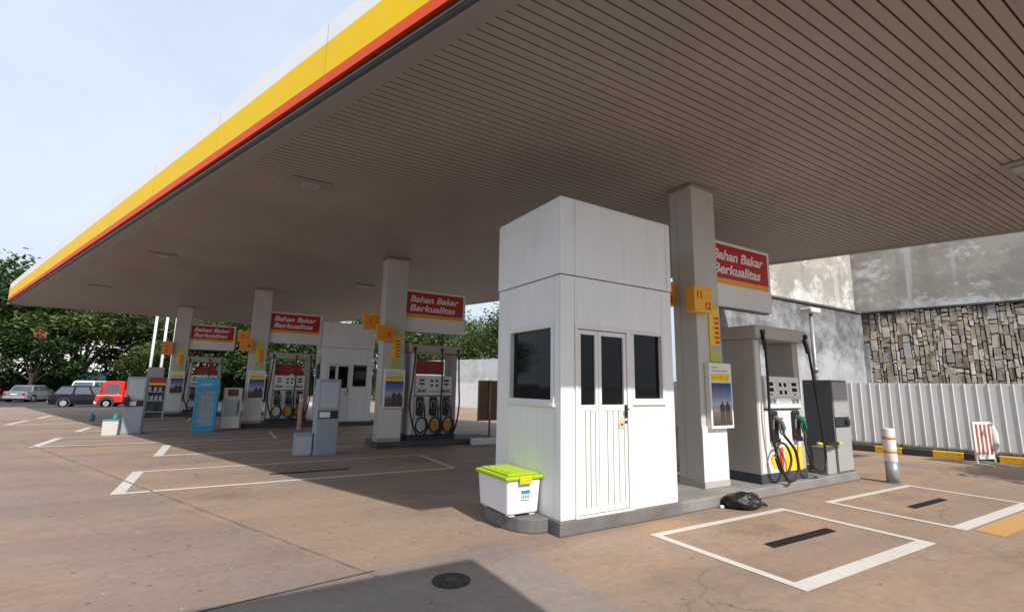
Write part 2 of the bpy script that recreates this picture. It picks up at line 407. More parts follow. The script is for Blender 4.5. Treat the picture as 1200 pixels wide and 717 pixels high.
mh = MB(); mh.cyl((0,0,.004), .175, .008, n=40); mh.cyl((0,0,.009), .155, .006, n=40)
o = mh.build('manhole_cover', M['strip'], None, (1.72,3.78,0)); o.scale = (.88,.88,1); o.data.materials[0] = mat('cast_iron', (.03,.028,.027), .75, 0, .3, 12, .4, (.09,.08,.07), 0, .3); tag(o, 'small round black manhole cover let into the shaded concrete', 'manhole cover')
mh = MB(); mh.cyl((0,0,.0135), .06, .003, n=24); mh.build('centre_plate', mat('worn_iron', (.07,.065,.06), .7, .2), o)

# far pavement with kerb where the cars stand
P0, P1 = Vector((-30, 53.5, 0)), Vector((8, 24.2, 0))
mb = MB()
pav = mat('pavement_concrete', (.25,.22,.20), .85, 0, .2, 1, .2, (.12,.1,.09))
far_kerb_y = 34.0
mb.prism([(-700,34.0),(6,34.0),(6,34.35),(-700,34.35)], -.62, .03)
struct(mb.build('far_kerb', pav))
mb = MB(); mb.poly([(-700,34.3,-.55),(6,34.3,-.55),(6,700,-.55),(-700,700,-.55)])
struct(mb.build('street_road', mat('asphalt', (.06,.058,.056), .85, 0, .2, 1)))

# ---------------------------------------------------------------- islands
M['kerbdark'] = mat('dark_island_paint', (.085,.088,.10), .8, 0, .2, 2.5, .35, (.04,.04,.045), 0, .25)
def rounded_island(pts, name='island_kerb', m='kerbc'):
    mb = MB(); mb.prism(pts, 0, .15, bev=.02); return struct(mb.build(name, M[m]))
arc = [(3.16,4.46)]+[(3.12-.36*math.sin(R(a))**.8, 5.02-.56*math.cos(R(a))) for a in range(10, 171, 16)]+[(3.16,5.58)]
rounded_island([(3.17,4.34),(5.2,4.30),(9.98,4.44),(10.06,4.52),(10.06,5.9),(3.17,5.85)])
mb = MB(); mb.prism(arc, 0, .15, bev=.015); struct(mb.build('island_kerb', M['plinth']))
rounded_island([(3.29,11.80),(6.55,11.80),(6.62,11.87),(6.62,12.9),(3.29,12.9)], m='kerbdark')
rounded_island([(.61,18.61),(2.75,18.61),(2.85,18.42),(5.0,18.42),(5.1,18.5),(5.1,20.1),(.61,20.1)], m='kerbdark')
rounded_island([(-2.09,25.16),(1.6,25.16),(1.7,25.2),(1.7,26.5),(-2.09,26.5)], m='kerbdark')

# ---------------------------------------------------------------- canopy
HC = 4.76
def front_x(y): return 1.47-(y-3.25)*.3847
def rear_x(y): return 13.39-(y-2.61)*.362
Y0, Y1 = .75, 29.6
can = thing('canopy', (0,0,0), 'wide flat fuel station canopy with white, yellow and red edge bands', 'canopy')
A0, A1 = Vector((front_x(Y0), Y0)), Vector((-8.66, 29.58)); B0, B1 = Vector((rear_x(Y0), Y0)), Vector((3.35, 31.2))
mb = MB(); pitch = .1083; y = Y0+.07
def xr(y, which):
    a, b = (A0, A1) if which == 0 else (B0, B1)
    t = (y-a.y)/(b.y-a.y); return a.x+(b.x-a.x)*t
while y < 30.6:
    yb = min(y+pitch-.017, 30.6)
    pts = []
    xl0, xl1 = xr(min(y, 29.4), 0)+.27, xr(min(yb, 29.4), 0)+.27
    if y > 29.2:      # beyond the slanting far end
        t = (y-29.3)/(31.1-29.3); xl0 = xl1 = -8.3+t*11.4
    xe0, xe1 = xr(y, 1)-.2, xr(yb, 1)-.2
    if xe0-xl0 > .2:
        mb.poly([(xl0,y,HC),(xl1,yb,HC),(xe1,yb,HC),(xe0,y,HC)])
        mb.poly([(xl0,y,HC),(xe0,y,HC),(xe0,y,HC+.03),(xl0,y,HC+.03)])
        mb.poly([(xl1,yb,HC),(xl1,yb,HC+.03),(xe1,yb,HC+.03),(xe1,yb,HC)])
    y += pitch
mb.build('soffit', M['soffit'], can)
mb = MB()
mb.poly([(A0.x,Y0,HC+.031),(B0.x,Y0,HC+.031),(B1.x,B1.y,HC+.031),(A1.x,A1.y,HC+.031)])
mb.build('soffit_backing', M['dark'], can)
mb = MB()
mb.prism([(A0.x+.02,A0.y+.02),(B0.x-.02,B0.y+.02),(B1.x-.02,B1.y-.02),(A1.x+.02,A1.y-.02)], 5.0, 5.5)
mb.build('roof_deck', M['greym'], can)
def band(p, q, z0, z1, out, mtl, name, th=.06, inset=0):
    d = (q-p).normalized(); n = Vector((d.y, -d.x))
    if (p+n - Vector((4,15))).length < (p - Vector((4,15))).length: n = -n
    b = MB(); a0 = p+n*out; a1 = q+n*out; c0 = p+n*(out-th); c1 = q+n*(out-th)
    b.prism([(a0.x,a0.y),(a1.x,a1.y),(c1.x,c1.y),(c0.x,c0.y)], z0, z1)
    return b.build(name, mtl, can)
M['trimdark'] = mat('edge_profile_grey', (.10,.095,.09), .5)
edges = [(A0, A1), (A1, B1), (B0, B1), (A0, B0)]
for i, (p, q) in enumerate(edges):
    e = 0.0
    band(p, q, 4.775, 4.835, -.01, M['trimdark'], 'edge_profile')
    band(p, q, 4.836, 4.88, -.03, M['dark'], 'shadow_gap')
    if i == 2:
        band(p, q, 4.755, 5.62, .0, M['trim'], 'fascia_panel')
        continue
    band(p, q, 4.885, 5.015, .02, M['redf'], 'red_band')
    band(p, q, 5.015, 5.43, .02, M['yellow'], 'yellow_band')
    band(p, q, 5.43, 5.68, .02, M['whitef'], 'white_band')
# panel seams on the front fascia
d = (A1-A0).normalized(); nn = Vector((-abs(d.y), -abs(d.x)))  # outward (towards -x,-y)
nn = Vector((d.y, -d.x)); 
if nn.x > 0: nn = -nn
L = (A1-A0).length; t = 1.9
seam_m = mat('seam', (.45,.32,.08), .6)
while t < L:
    mb = MB()
    p = A0+d*t+nn*.0205; q = A0+d*(t+.010)+nn*.0205
    mb.poly([(p.x,p.y,4.9),(q.x,q.y,4.9),(q.x,q.y,5.67),(p.x,p.y,5.67)]); t += 3.05
    mb.build('panel_seam', seam_m, can)
# perimeter trim ring under the soffit edge
for (p, q, w) in ((A0, A1, .25), (A1, B1, .25), (B0, B1, .2), (A0, B0, .11)):
    band(p, q, HC-.012, HC+.015, -.0 if False else -.06, M['trim'], 'edge_trim', th=w-.05)

# ceiling lights
M['lampplate'] = mat('lamp_plate', (.27,.255,.24), .5); M['lampglass'] = mat('lamp_lens', (.34,.33,.32), .3)
def ceiling_light(x, y, label):
    t = thing('ceiling_light', (x,y,HC), label, 'ceiling light', R(0), 'lights recessed in the canopy soffit')
    b = MB(); b.box(-.30,.30,-.19,.19,-.03,-.004,.006); b.build('mounting_plate', M['lampplate'], t)
    b = MB(); b.box(-.14,.14,-.13,.13,-.055,-.031,.008); b.build('lamp_glass', M['lampglass'], t)
    return t
l0 = ceiling_light(.9, 8.04, 'square unlit canopy light nearest the coloured front edge, close to camera')
for x, y, lab in ((-1.7,15.0,'square unlit canopy light second along the coloured front edge'),(9.45,1.72,'unlit canopy light cut by the right edge of the photo'),(3.66,15.86,'unlit canopy light between the second and third columns'),(-4.1,21.6,'faint unlit canopy light farthest along the coloured front edge')):
    dup(l0, (x,y,HC), lab)

# ---------------------------------------------------------------- columns
COLS = [(6.03,4.69,.15,'nearest white canopy column, standing right beside the white kiosk'),
        (3.31,11.84,.15,'second canopy column from the camera, left of the white pump with three nozzles'),
        (.63,18.65,.15,'third canopy column, between the white water cooler and a pump'),
        (-2.06,25.2,.15,'farthest canopy column, in front of the white flagpoles')]
def column():
    t = thing('canopy_column', COLS[0][:3], COLS[0][3], 'column', 0, 'columns carrying the canopy')
    b = MB(); b.box(0,.55,.0,.43,0,HC-.15-.001,.008); b.build('shaft', M['post'], t)
    b = MB(); b.box(-.006,.556,-.016,-.001,.091,.86,.004); b.build('lower_cladding', M['white2'], t)
    b = MB(); b.box(-.012,.562,-.024,.442,0,.09,.006); b.build('base_collar', M['beige'], t)
    b = MB(); b.box(-.04,.59,-.04,.47,HC-.15-.05,HC-.15-.016); b.build('top_collar', M['soffit'], t)
    b = MB(); b.box(-.003,.0,.285,.297,.1,HC-.3); b.build('cladding_joint', M['beige'], t)
    return t
c0 = column()
for i in (1,2,3): dup(c0, COLS[i][:3], COLS[i][3])

which = ['nearest column beside the kiosk','second column','third column','farthest column']
# sign boards
def sign_board():
    t = thing('hanging_sign', (6.55,4.86,2.90), 'red and white board reading Bahan Bakar Berkualitas beside the nearest column', 'sign board', 0, 'red fuel quality sign boards on the columns')
    b = MB(); b.box(.035,1.78,0,.16,0,1.12,.012); b.build('white_cabinet', M['white2'], t)
    b = MB(); b.box(.07,1.70,-.006,.0,.48,1.06); rp = b.build('red_panel', M['signred'], t)
    b = MB(); b.box(.07,1.70,-.006,.0,.385,.478); b.build('yellow_stripe', M['signyel'], t)
    lettering('Bahan Bakar', t, M['white2'], (.17,-.0075,.80), .235, 1.40, shear=.22, off=.006)
    lettering('Berkualitas', t, M['white2'], (.17,-.0075,.56), .235, 1.30, shear=.22, off=.006)
    b = MB(); b.box(.03,.10,.03,.13,-.0,-.012); b.box(.1,1.72,.03,.13,-.02,-.0005); b.build('bottom_tray', M['char'], t)
    return t
s0 = sign_board()
for i, nm in ((1,'second column above the white three-nozzle pump'),(2,'third column left of the far grey kiosk'),(3,'farthest column above the blue fridge')):
    cx, cy = COLS[i][:2]
    dup(s0, (cx+.52,cy+.17,2.90), 'red Bahan Bakar Berkualitas board on the '+nm)

def number_box(loc, txts, label, m, w=.40, h=.34):
    t = thing('number_sign', loc, label, 'number sign', 0, 'orange pump number boxes on the columns')
    b = MB(); b.box(0,w,0,.16,0,h,.008); b.build('lamp_box', m, t)
    for z0 in (h, -.018): b = MB(); b.box(-.008,w+.008,-.008,.17,z0,z0+.018,.004); b.build('edge_trim', M['pricey'], t)
    for s, x, z, sz in txts: lettering(s, t, M['digit'], (x,-.0025,z), sz, off=.004)
    return t
ORG = [(5.79,4.52,2.69),(3.10,11.66,2.62),(.32,18.45,2.58),(-2.42,25.0,2.62)]
number_box(ORG[0], [('11',.06,.185,.15),('12',.235,.03,.15)], 'orange box numbered 11 and 12 on the nearest column', M['numyel'])
number_box(ORG[1], [('8',.26,.06,.16)], 'orange box numbered 8 on the front of the second column', M['orange'])
number_box(ORG[2], [('4',.22,.07,.2)], 'orange box numbered 4 on the front of the third column', M['orange'])
number_box(ORG[3], [('1',.14,.28,.2),('2',.14,.06,.2)], 'tall orange box numbered 1 and 2 on the farthest column', M['orange'], .38, .52)
number_box((5.55,5.0,2.84), [('9',.05,.17,.14),('10',.20,.03,.15)], 'orange number box half hidden between the kiosk and nearest column', M['orange'])
number_box((2.92,12.32,2.94), [('7',.12,.12,.16)], 'higher orange box numbered 7 on the back corner of the second column', M['orange'])
number_box((.24,19.1,2.92), [('3',.12,.12,.16)], 'higher orange box numbered 3 on the back corner of the third column', M['orange'])

def price_board():
    t = thing('price_board', (6.29,4.667,1.96), 'narrow yellow fuel price strip on the nearest column', 'price board', 0, 'yellow price strips on the columns')
    b = MB(); b.box(0,.235,0,.022,0,.90,.004); b.build('backing', M['pricey'], t)
    for k in range(6):
        b = MB(); b.box(.09 if k % 2 else .11,.225,-.003,.0,.27+.075*k,.325+.075*k); row = b.build('price_row', M['orange'], t)
        b = MB(); b.box(.13,.215,-.005,-.003,.285+.075*k,.313+.075*k); b.build('price_digit', M['digit'], row)
    b = MB(); b.box(.01,.225,-.003,0,.15,.25); b.build('grey_field', M['greyp'], t)
    for z0, z1 in ((.01,.14),(.82,.89)): b = MB(); b.box(.01,.225,-.003,0,z0,z1); b.build('green_field', M['greenp'], t)
    return t
p0 = price_board()
for i in (1,2,3):
    cx, cy = COLS[i][:2]; dup(p0, (cx+.2,cy-.023,1.93), 'narrow yellow fuel price strip on the '+which[i])

def print_mat():
    m, nt, b = new_mat('poster_print'); v = coords(nt)
    s = N(nt, 'ShaderNodeSeparateXYZ'); nt.links.new(v, s.inputs[0])
    n = noise(nt, v, 6, 5)
    z = math_(nt, 'ADD', s.outputs[2], math_(nt, 'MULTIPLY', n, .08))
    cr = N(nt, 'ShaderNodeValToRGB'); e = cr.color_ramp.elements
    e[0].position = .0; e[0].color = (.06,.045,.04,1); e[1].position = 1; e[1].color = (.035,.055,.17,1)
    for p, c in ((.33,(.13,.10,.085,1)),(.40,(.34,.28,.27,1)),(.55,(.40,.45,.58,1)),(.75,(.16,.22,.42,1))):
        x = e.new(p); x.color = c
    nt.links.new(ramp(nt, z, .08, .66), cr.inputs[0]); nt.links.new(cr.outputs[0], b.inputs['Base Color'])
    b.inputs['Roughness'].default_value = .3
    return m
M['print'] = print_mat()
def poster():
    t = thing('poster_frame', (6.14,4.60,.98), 'white framed poster of two walking workers on the nearest column', 'poster', 0, 'posters of two workers on the columns')
    b = MB(); b.box(0,.52,0,.085,0,.96,.008); b.build('frame', M['white2'], t)
    b = MB(); b.box(.035,.485,-.003,0,.045,.665); b.build('print', M['print'], t)
    b = MB(); b.box(.035,.46,-.003,0,.69,.80); b.build('yellow_strip', M['pricey'], t)
    for k in range(7): b = MB(); b.box(.06+.055*k,.09+.055*k,-.005,-.003,.72+.012*(k % 2),.77-.01*(k % 3)); b.build('strip_pattern', M['signyel'], t)
    b = MB()
    for fx in (.26,.385):
        z0 = .06; k = .34
        pts = [(-.035,0),(-.012,0),(-.004,.42),(.006,.42),(.016,0),(.04,0),(.045,.5),(.06,.55),(.058,.8),(.03,.86),(.018,.88),(.022,.94),(.0,1.0),(-.022,.94),(-.016,.88),(-.03,.86),(-.058,.8),(-.055,.52),(-.042,.5)]
        b.poly([(fx+p[0]*.95, -.0045, z0+p[1]*k) for p in pts])
    b.build('printed_figures', mat('printed_brown', (.05,.035,.03), .4), t)
    for x1, z0 in ((.20,.885),(.42,.835)): b = MB(); b.box(.05,x1,-.003,0,z0,z0+.015); b.build('caption_rule', M['greym'], t)
    return t
q0 = poster()
for i in (1,2,3):
    cx, cy = COLS[i][:2]; dup(q0, (cx+.06,cy-.09,.95), 'white framed poster of two walking workers on the '+which[i])

# ---------------------------------------------------------------- pumps
def make_pump(loc, label, n, w=1.32, first=False):
    t = thing('fuel_pump', loc, label, 'fuel pump', 0, 'fuel pumps on the islands')
    d = .55
    b = MB(); b.box(0,.17,0,d,.14,2.2,.012); b.build('pillar', M['beige'], t)
    b = MB(); b.box(w-.16,w,.03,d-.03,.14,2.2,.012); b.build('pillar', M['beige'], t)
    b = MB(); b.box(.035,.135,-.004,.0,.16,2.18); b.build('pillar_face', M['white2'], t)
    b = MB(); b.box(-.05,w+.09,-.09,d+.06,2.2,2.41,.03,3); b.build('roof', M['beige'], t)
    b = MB(); b.box(.01,w-.01,.01,d-.01,0,.14,.005); b.build('skirting', M['navy'], t)
    b = MB(); b.box(.175,w-.165,-.004,d-.02,.142,1.10,.012); b.build('body_panel', M['white2'], t)
    # tilted display head
    b = MB()
    for v in [0]:
        x0, x1 = .172, w-.162
        prof = [(-.055,1.12),(-.03,1.62),(d-.05,1.62),(d-.05,1.12)]
        tmp = bmesh.new()
        a = [tmp.verts.new((x0,p[0],p[1])) for p in prof]; c = [tmp.verts.new((x1,p[0],p[1])) for p in prof]
        tmp.faces.new(a); tmp.faces.new(c[::-1])
        for k in range(4): tmp.faces.new((a[k],c[k],c[(k+1)%4],a[(k+1)%4]))
        bmesh.ops.recalc_face_normals(tmp, faces=tmp.faces[:])
        bmesh.ops.bevel(tmp, geom=tmp.edges[:], offset=.012, segments=2, affect='EDGES', profile=.5)
        b.add(tmp)
    head = b.build('display_head', M['white2'], t)
    def fy(z): return -.055+.025*(z-1.12)/.5
    def panel(mb, x0, x1, z0, z1, out):
        mb.poly([(x0,fy(z0)-out,z0),(x1,fy(z0)-out,z0),(x1,fy(z1)-out,z1),(x0,fy(z1)-out,z1)])
    W = x1-x0
    s = MB()
    for cx in (.16,.84):
        for zz in (1.50,1.41): panel(s, x0+W*(cx-.07), x0+W*(cx+.07), zz-.028, zz+.028, .004)
        panel(s, x0+W*(cx-.02), x0+W*(cx+.02), 1.325, 1.35, .004)
    for cx in (.43,.57):
        for zz in (1.49,1.37): panel(s, x0+W*(cx-.035), x0+W*(cx+.035), zz-.032, zz+.032, .004)
    s.build('display_screen', M['screen'], head)
    s = MB()
    for a0, a1, z0, z1 in ((.03,.30,1.18,1.28),(.36,.66,1.19,1.25),(.70,.97,1.18,1.28)): panel(s, x0+W*a0, x0+W*a1, z0, z1, .003)
    s.build('keypad_plate', M['lightgrey'], head)
    s = MB()
    for a0 in (.06,.17,.73,.84): panel(s, x0+W*a0, x0+W*(a0+.08), 1.2, 1.26, .0045)
    s.build('keypad', M['char'], head)
    s = MB()
    for a0 in (.34,.67): panel(s, x0+W*a0-.002, x0+W*a0+.002, 1.14, 1.6, .0015)
    panel(s, x0+.01, x1-.01, 1.295, 1.299, .0015); s.build('panel_gap', M['greym'], head)
    b = MB(); b.box(.17,w-.16,-.03,.2,1.10,1.12); b.build('shadow_gap', M['dark'], t)
    # colour blocks low on the body
    if first:
        b = MB(); b.box(.50,.60,-.007,-.0045,.15,.52); b.build('red_block', M['redf'], t)
        b = MB(); b.box(.64,w-.18,-.007,-.0045,.15,.52); b.build('yellow_block', M['pricey'], t)
        def fan(k, y): return [(.35-.02*k,y,.20)]+[(.36+(.10*k+.006*(q % 2))*math.cos(R(165-15*q)),y,.31+(.10*k+.006*(q % 2))*math.sin(R(165-15*q))) for q in range(11)]+[(.38+.02*k,y,.20)]
        b = MB(); b.poly(fan(1.15,-.006)); em = b.build('emblem', M['redf'], t)
        b = MB(); b.poly(fan(.95,-.0075)); b.build('emblem_field', M['pricey'], em)
    else:
        b = MB(); b.box(.26,w-.24,d-.2,d-.17,1.66,2.02,.006); ad = b.build('advert_panel', M['signred'], t)
        b = MB(); b.box(.62,.86,d-.204,d-.2015,1.70,1.9); b.build('advert_picture', M['wood'], ad)
    xs = [.36,.98] if n == 2 else [.30+.36*k for k in range(3)]
    for k, hx in enumerate(xs):
        b = MB(); b.box(hx-.10,hx+.095,-.055,-.0045,.62,1.08,.025); b.box(hx-.07,hx+.07,-.085,-.055,.60,.67,.01); hol = b.build('nozzle_holster', M['blackp'], t)
        # nozzle: spout down into the boot, body, grip and guard
        mm = M['green'] if (first and k == 1) else M['char']
        b = MB()
        b.tube([(hx-.05,-.075,1.0),(hx-.01,-.10,.96),(hx+.05,-.115,.90),(hx+.10,-.115,.80)], .040, 8)
        b.tube([(hx+.015,-.105,.93),(hx+.0,-.115,.82),(hx+.03,-.12,.74),(hx+.10,-.115,.74)], .015, 6)
        b.box(hx-.03,hx+.10,-.125,-.09,.955,.985,.008)
        noz = b.build('nozzle', mm, t)
        b = MB(); b.tube([(hx-.05,-.075,1.0),(hx-.062,-.06,.90),(hx-.06,-.05,.80)], .014, 6); b.build('spout', M['steel'], noz)
        # hose
        if first:
            rx = .10 if k == 0 else w+.02
            off = -.13
            if k == 0:
                pts = [(rx,off+.03,2.26),(rx,off,2.1),(rx+.01,off,1.5),(rx+.0,off,.9),(rx+.10,off-.03,.35),(hx+.02,off-.06,.06),(hx+.26,off-.07,.15),(hx+.28,off-.05,.45),(hx+.14,off-.04,.62),(hx+.08,off,.72),(hx+.10,-.115,.79)]
                b = MB(); b.tube(pts, .021, 8); b.build('hose', M['black'], t)
                pts = [(hx-.22,-.15,.40),(hx-.13,-.16,.20),(hx+.05,-.16,.17),(hx+.18,-.155,.36),(hx+.10,-.14,.56),(hx-.08,-.14,.60),(hx-.22,-.15,.42)]
                b = MB(); b.tube(pts, .018, 8); b.build('hose', M['black'], t)
            else:
                pts = [(rx-.04,off+.04,2.26),(rx+.0,off,2.12),(rx+.10,off,1.6),(rx+.22,off,.9),(rx+.28,off,.35),(rx+.12,off-.04,.12),(hx+.14,off-.05,.2),(hx+.02,off-.04,.42),(hx+.03,off,.60),(hx+.10,-.115,.79)]
                b = MB(); b.tube(pts, .021, 8); b.build('hose', M['black'], t)
            b = MB(); b.tube([(pts[0][0] if k else rx,off+.03,2.25),(pts[1][0] if k else rx,off,2.02)], .03, 10, False); b.build('breakaway', M['blackp'], t)
        else:
            rx = (.08, w*.62, w-.03)[k]; off = -.14
            pts = [(rx,off+.03,2.26),(rx,off,2.1),(rx+(-.04,.02,.03)[k],off,1.4),(rx+(-.08,.0,.05)[k],off,.8),(hx-.15 if k == 0 else hx+.2,off-.02,.25),(hx,off-.05,.12),(hx+.17,off-.05,.3),(hx+.12,off-.03,.52),(hx-.05,off-.03,.56),(hx-.14,off-.03,.36),(hx-.02,off-.02,.2),(hx+.14,off-.02,.32),(hx+.10,off,.62),(hx+.10,-.115,.79)]
            b = MB(); b.tube(pts, .022, 7); b.build('hose', M['black'], t)
            if k:
                b = MB(); b.cyl((hx+.01,-.02,.37), .135, .025, n=28, axis='Y'); b.build('yellow_disc', M['signyel'], t)
        b = MB(); b.cyl((rx if k or n == 3 else .10, -.105, 2.30), .042, .05, n=16, axis='Y', bev=.008); b.build('hose_outlet', M['blackp'], t)
    return t
make_pump((7.08,4.48,.15), 'nearest grey fuel pump with two nozzles, one green, beside the dark cabinet', 2, 1.30, True)
pump2 = make_pump((4.03,11.84,.15), 'white fuel pump with three nozzles and yellow discs by the second column', 3, 1.32)
dup(pump2, (1.32,18.65,.15), 'fuel pump behind the faded orange post at the third column')
dup(pump2, (-1.45,25.2,.15), 'farthest fuel pump, half hidden behind the blue drinks fridge')

# ---------------------------------------------------------------- kiosk booths
def make_booth(loc, label, rotz):
    t = thing('attendant_kiosk', loc, label, 'kiosk', rotz, 'white attendant kiosks on the islands')
    W, D, H = 1.85, 1.39, 3.60
    b = MB(); b.box(.065,W-.065,.065,D-.065,.0,H-.02); b.build('core_frame', M['dark'], t)
    b = MB(); b.box(-.03,W+.05,-.03,D+.03,-.148,.0,.012); b.build('plinth', M['plinth'], t)
    wall = MB()
    th = .025
    def fr(x0, x1, z0, z1): wall.box(x0+.002, x1-.002, -.0, th, z0+.002, z1-.002, .003)      # front face pieces
    def lf(y0, y1, z0, z1): wall.box(-.0, th, y0+.002, y1-.002, z0+.002, z1-.002, .003)      # left face pieces
    # front
    fr(.0,.20,.0,2.67); fr(.20,1.67,2.10,2.67); fr(1.67,W,.0,2.67); fr(1.09,1.67,.0,1.22)
    # left
    lf(.027,.12,0,2.67); lf(.12,1.10,2.12,2.67); lf(.12,1.10,0,1.21); lf(1.10,D,0,2.67)
    wall.box(W-.025,W,.027,D,0,2.67,.003); wall.box(.027,W-.027,D-.025,D,0,2.67,.003)
    wp = wall.build('wall_panel', M['white'], t)
    up = MB(); u = .010
    up.box(-u,.200,-u,.02,2.68,H,.004); up.box(.206,W-.08,-u,.02,2.68,H,.004); up.box(W-.074,W+u,-u,.02,2.68,H,.004)
    up.box(-u,.02,.022,D+u,2.68,H,.004); up.box(W-.02,W+u,.022,D+u,2.68,H,.004); up.box(.022,W-.022,D-.02,D+u,2.68,H,.004)
    up.box(-u+.005,W+u-.005,-u+.005,D+u-.005,H-.02,H+.012,.004)
    up.build('parapet_panel', M['white'], t)
    # left window
    b = MB(); b.box(.045,.052,.165,1.055,1.245,2.075); wi = b.build('window', M['glass'], t)
    b = MB()
    for y0, y1, z0, z1 in ((.12,1.10,1.20,1.25),(.12,1.10,2.07,2.12),(.12,.17,1.25,2.07),(1.05,1.10,1.25,2.07)): b.box(-.016,.058,y0,y1,z0,z1,.004)
    b.box(-.035,.02,.10,1.12,1.175,1.20,.004); b.build('window_frame', M['white2'], wi)
    # front window
    b = MB(); b.box(1.125,1.635,.045,.052,1.265,2.065); wi = b.build('window', M['glass'], t)
    b = MB()
    for x0, x1, z0, z1 in ((1.09,1.67,1.22,1.27),(1.09,1.67,2.06,2.10),(1.09,1.13,1.27,2.06),(1.63,1.67,1.27,2.06)): b.box(x0,x1,-.014,.058,z0,z1,.004)
    b.box(1.07,1.68,-.03,.02,1.195,1.22,.004); b.build('window_frame', M['white2'], wi)
    # door with two leaves
    b = MB()
    b.box(.20,.235,-.02,.04,.02,2.10,.004); b.box(1.0,1.085,-.02,.04,.0,2.10,.004); b.box(.235,1.0,-.02,.04,2.06,2.10,.004); b.box(.2,1.0,-.02,.04,.0,.02,.003)
    b.build('door_frame', M['white2'], t)
    for lx0, lx1 in ((.24,.545),(.552,.995)):
        b = MB(); st = .045
        b.box(lx0,lx0+st,-.006,.035,.03,2.05,.004); b.box(lx1-st,lx1,-.006,.035,.03,2.05,.004)
        b.box(lx0+st,lx1-st,-.006,.035,2.0,2.05,.003); b.box(lx0+st,lx1-st,-.006,.035,1.13,1.20,.003); b.box(lx0+st,lx1-st,-.006,.035,.03,.09,.003)
        n = 3 if lx1-lx0 < .35 else 4; ww = (lx1-lx0-2*st)/n
        for k in range(n): b.box(lx0+st+ww*k+.005,lx0+st+ww*(k+1)-.005,.000,.022,.09,1.13,.006)
        leaf = b.build('door', M['white2'], t)
        b = MB(); b.box(lx0+st-.004,lx1-st+.004,.02,.026,1.195,2.005); b.build('pane', M['glass'], leaf)
        if lx0 > .5:
            b = MB(); b.box(.952,.985,-.03,-.006,1.05,1.20,.006); b.tube([(.968,-.03,1.15),(.968,-.065,1.15),(.93,-.065,1.15)], .009, 8, False); b.cyl((.968,-.012,1.0), .015, .02, n=12, axis='Y'); b.build('handle', M['blackp'], leaf)
            b = MB(); b.poly([(.85,-.0075,.93),(.96,-.0075,.93),(.905,-.0075,1.06)]); stk = b.build('warning_sticker', M['signyel'], leaf)
            b = MB(); b.poly([(.87,-.009,.943),(.94,-.009,.943),(.905,-.009,1.028)]); b.build('sticker_field', M['white2'], stk)
            b = MB(); b.box(.888,.922,-.0105,-.009,.955,.985); b.build('sticker_symbol', M['dark'], stk)
    return t
booth = make_booth((3.18,4.28,.15), 'tall white panelled kiosk with tinted windows beside the nearest column', R(1.0))
dup(booth, (2.98,18.5,.15), 'far white kiosk shaded by the canopy behind the grey payment cabinet', 0)

# ---------------------------------------------------------------- lidded storage box on the rounded kerb end
t = thing('storage_box', (2.72,4.62,.15), 'white plastic storage box with bright lime green lid beside the kiosk', 'storage box')
def frustum(x0,x1,y0,y1,z0,z1,tp,mb,bev=.03):
    tmp = bmesh.new()
    lo = [(x0+tp,y0+tp),(x1-tp,y0+tp),(x1-tp,y1-tp),(x0+tp,y1-tp)]; hi = [(x0,y0),(x1,y0),(x1,y1),(x0,y1)]
    a = [tmp.verts.new((*p,z0)) for p in lo]; c = [tmp.verts.new((*p,z1)) for p in hi]
    tmp.faces.new(a[::-1]); tmp.faces.new(c)
    for k in range(4): tmp.faces.new((a[k],a[(k+1)%4],c[(k+1)%4],c[k]))
    bmesh.ops.bevel(tmp, geom=tmp.edges[:], offset=bev, segments=3, affect='EDGES', profile=.5)
    mb.add(tmp)
b = MB(); frustum(0,.44,0,.70,.02,.40,.025,b,.025)
for x in (.06,.32):
    for y in (.05,.57): b.box(x,x+.07,y,y+.08,.0,.03,.004)
b.build('tub', M['binw'], t)
b = MB(); b.box(-.025,.465,-.025,.725,.385,.425,.014,3); b.box(.03,.41,.03,.67,.425,.445,.008)
for k in range(4): b.box(.08,.36,.09+.14*k,.17+.14*k,.445,.452,.003)
lid = b.build('lid', M['lime'], t)
b = MB(); b.box(.14,.30,-.04,-.024,.345,.43,.006); b.build('lid_clip', M['clip'], lid)
b = MB(); b.box(.185,.295,-.0005,.012,.175,.275); st = b.build('sticker', M['white2'], t)
b = MB(); b.box(.185,.295,-.002,-.0005,.235,.275); b.build('sticker_header', M['teal'], st)
b = MB()
for k in range(3): b.box(.195+.032*k,.215+.032*k,-.002,-.0005,.19,.222)
b.build('sticker_picture', M['teal'], st)

# ---------------------------------------------------------------- rubbish bag
tmp = bmesh.new(); bmesh.ops.create_icosphere(tmp, subdivisions=4, radius=1)
from mathutils import noise as mn
for v in tmp.verts:
    p = v.co.copy(); k = 1+.22*mn.noise(p*1.7)+.10*abs(mn.noise(p*4.2))+.05*mn.noise(p*9)
    taper = 1-.25*max(0, p.x)
    v.co = Vector((p.x*.26*k, p.y*.17*k*taper, max(-.085, p.z*.125*k*taper)))
b = MB(); b.add(tmp, None, True)
m, nt, bs = new_mat('bin_liner'); bs.inputs['Base Color'].default_value = (.010,.010,.011,1); bs.inputs['Roughness'].default_value = .28
bump(nt, bs, noise(nt, coords(nt, (1,2.5,1)), 9, 5, .65), .7, .03)
bag = b.build('rubbish_bag', m, None, (6.10,4.14,.085), R(-28)); tag(bag, 'black plastic rubbish bag lying by the kerb in front of the pump', 'rubbish bag')
b = MB(); b.tube([(.22,0,-.03),(.28,.0,-.035),(.33,.02,-.06)], .035, 8, True, .012); b.build('knot', m, bag)
b = MB(); b.ball((0,0,.02), .035, (1.2,.8,.7), 2, .15)
o = b.build('paper_scrap', M['cloth'], None, (5.82,4.27,.0)); tag(o, 'crumpled white paper scrap beside the black rubbish bag', 'litter')

